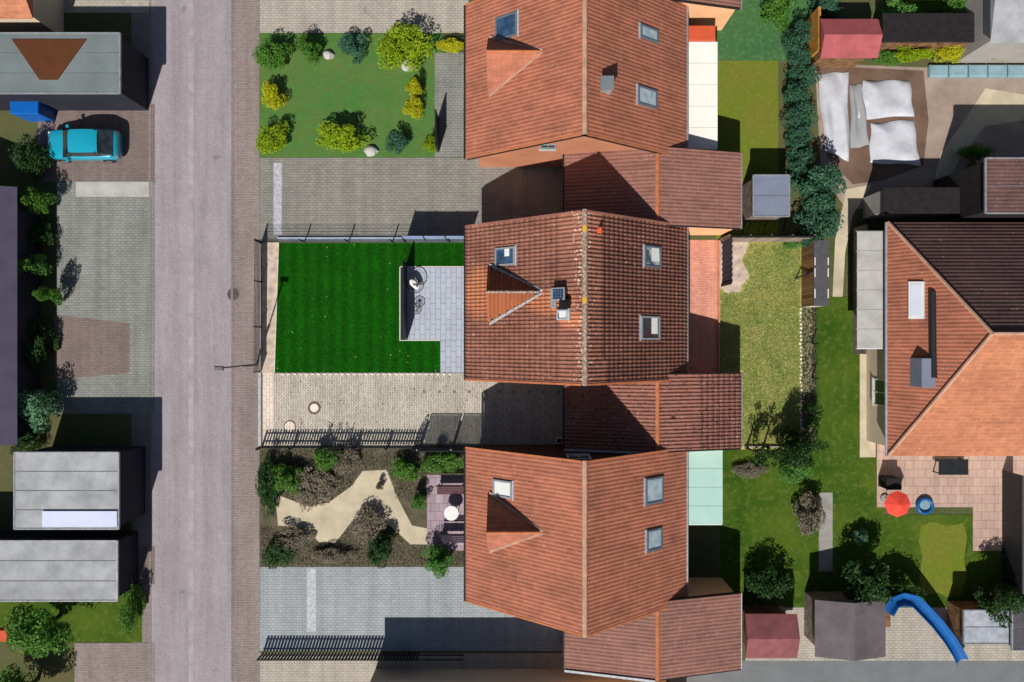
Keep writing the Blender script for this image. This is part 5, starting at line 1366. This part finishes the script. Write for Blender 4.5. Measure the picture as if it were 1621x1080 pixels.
shrub(1285,812,.95,1.6,'brown','brown leafless bush beside the grey garden path', ry=1.4)
shrub(1258,748,1.0,1.2,'fresh','fresh green bush at the top of the south back lawn', ry=.6)
shrub(1185,745,1.0,.5,'brown','low pale brown plants at the top of the south back lawn', ry=.5)
gable_building(1180,972,1262,1042,2.0,.4,'pinkred_roof','faded red roofed shed beside the lower garage', name='shed', cat='shed', wall='timber', axis='x')
gable_building(1290,950,1402,1040,2.1,.5,'grey_shed_roof','grey roofed shed left of the blue slide', name='shed', cat='shed', wall='timber_grey', axis='y')
flat_building(1526,966,1598,1020,1.7,flat('patchy_white_roof', S(176,182,192), .25, 2),'white patchy roofed shed right of the blue slide', name='shed', cat='shed', wall='timber')
flat_building(1602,955,1720,1030,2.0,'felt','dark felt roofed shed cut by the right edge near the bottom', name='shed', cat='shed', wall='timber')
# slide
t = thing('curved_slide', 'blue curved playground slide bending down to the lower right', 'slide', (X(1430), Y(960), 0))
pp = [(1402,968,1.6),(1412,952,1.6),(1428,946,1.55),(1446,950,1.4),(1462,966,1.2),(1480,985,1.0),(1498,1008,.7),(1512,1030,.45),(1520,1046,.3)]
pts = [Vector((*at(a, b_, c_), c_)) for a, b_, c_ in pp]; m = MB(); nn = 7
for k, p_ in enumerate(pts):
    d_ = (pts[min(k+1,len(pts)-1)]-pts[max(k-1,0)]); d_.z = 0; d_.normalize(); sd_ = Vector((-d_.y, d_.x, 0))
    for j in range(nn): th = PI*j/(nn-1); m.v.append(tuple(p_+sd_*.33*math.cos(th)+Vector((0,0,.28-.28*math.sin(th)))))
    for j in range(nn): th = PI*(nn-1-j)/(nn-1); m.v.append(tuple(p_+sd_*.37*math.cos(th)+Vector((0,0,.28-.32*math.sin(th)))))
for k in range(len(pts)-1):
    for j in range(2*nn): m.f.append((k*2*nn+j, k*2*nn+(j+1)%(2*nn), (k+1)*2*nn+(j+1)%(2*nn), (k+1)*2*nn+j))
m.build('chute', 'slide_blue', t, smooth=True)
p0 = pts[0]; MB().box(p0.x-.5, p0.x+.3, p0.y-.9, p0.y-.02, 1.5, 1.56).build('platform', 'timber', t)
for a in (-.45,.25):
    for b_ in (-.85,-.1): MB().box(p0.x+a-.04, p0.x+a+.04, p0.y+b_-.04, p0.y+b_+.04, 0, 1.498).build('leg', 'timber', t)
for k in (2,4,6): MB().tube([(pts[k].x,pts[k].y,0),(pts[k].x,pts[k].y,pts[k].z-.03)], .035, 8).build('support', 'anthracite', t)
t = thing('south_fence', 'low dark fence between the bluish driveway and the plot below it', 'fence', (X(415), Y(1033), 0)); t.name = 'plank_fence'
pk = None
for k in range(50):
    x = X(416)+k*.185
    if x > X(735): break
    if pk is None: o = pk = MB().box(0, .13, 0, .02, .05, 1.05).build('board', 'fence_dark')
    else: o = bpy.data.objects.new('board', pk.data); col.objects.link(o)
    o.parent = t; o.location = Vector((x, Y(1033), 0))-wloc(t)
for z in (.25,.85): MB().box(X(415), X(735), Y(1033)-.05, Y(1033)-.003, z, z+.06).build('rail', 'fence_dark', t)
# ------------------------------------------------------------------ small debris
o = tufts('fallen_leaves', own_lawn, 22, None, .06, .05, 0.05, flat('pale_leaf', S(176,190,120), .2, 9), True); tag(o, 'scattered pale leaves on the dark lawn', 'leaves')
o = tufts('drive_debris', [at(*p) for p in rect(436,594,890,700)], 160, None, .06, .05, 0.02, flat('dark_leaf', S(92,78,60), .3, 9), True); tag(o, 'scattered dead leaves on the beige driveway', 'leaves')
# pale privacy panels on the north boundary, their shadow falls on the grey driveway
t = thing('white_fence_panels', 'pale bluish upright fence panels between house corner and the north mesh fence', 'fence', (X(690), Y(382), 0))
xa, xb = X(643), X(742)
for k in range(3):
    a, b_ = xa+(xb-xa)*k/3, xa+(xb-xa)*(k+1)/3
    MB().box(a+.04, b_-.04, Y(382.2), Y(382.2)+.03, .06, 1.85).build('panel', flat('pale_blue_panel', S(150,168,200), .12, 1) if k == 0 else bpy.data.materials['pale_blue_panel'], t)
for k in range(4): a = xa+(xb-xa)*k/3; MB().box(a-.035, a+.035, Y(382.2)-.01, Y(382.2)+.05, 0, 1.88).build('post', 'anthracite', t)
# kerbs, covers and wear on the street
for xk, nm in ((-16.4, 'kerb_line'), (-21.2, 'kerb_line')):
    o = MB().box(xk-.06, xk+.06, -60, 60, 0, .03).build(nm, 'walk'); tag(o, kind='structure')
tag(MB().box(-18.95, -18.65, -60, 60, 0, .009).build('gutter_strip', flat('gutter_stone', S(176,168,172), .2, 1.2)), kind='structure')
for (px, py, lab) in ((369,466,'dark round iron cover in the street near the right kerb'),):
    t = thing('manhole_cover', lab, 'manhole cover', (X(px), Y(py), 0))
    MB().disc((X(px), Y(py)), .36, 0.003, .018).build('ring', 'iron_ring', t); MB().disc((X(px), Y(py)), .29, .0185, .024).build('lid', flat('dark_iron', (.10,.095,.095), .3, 6), t)
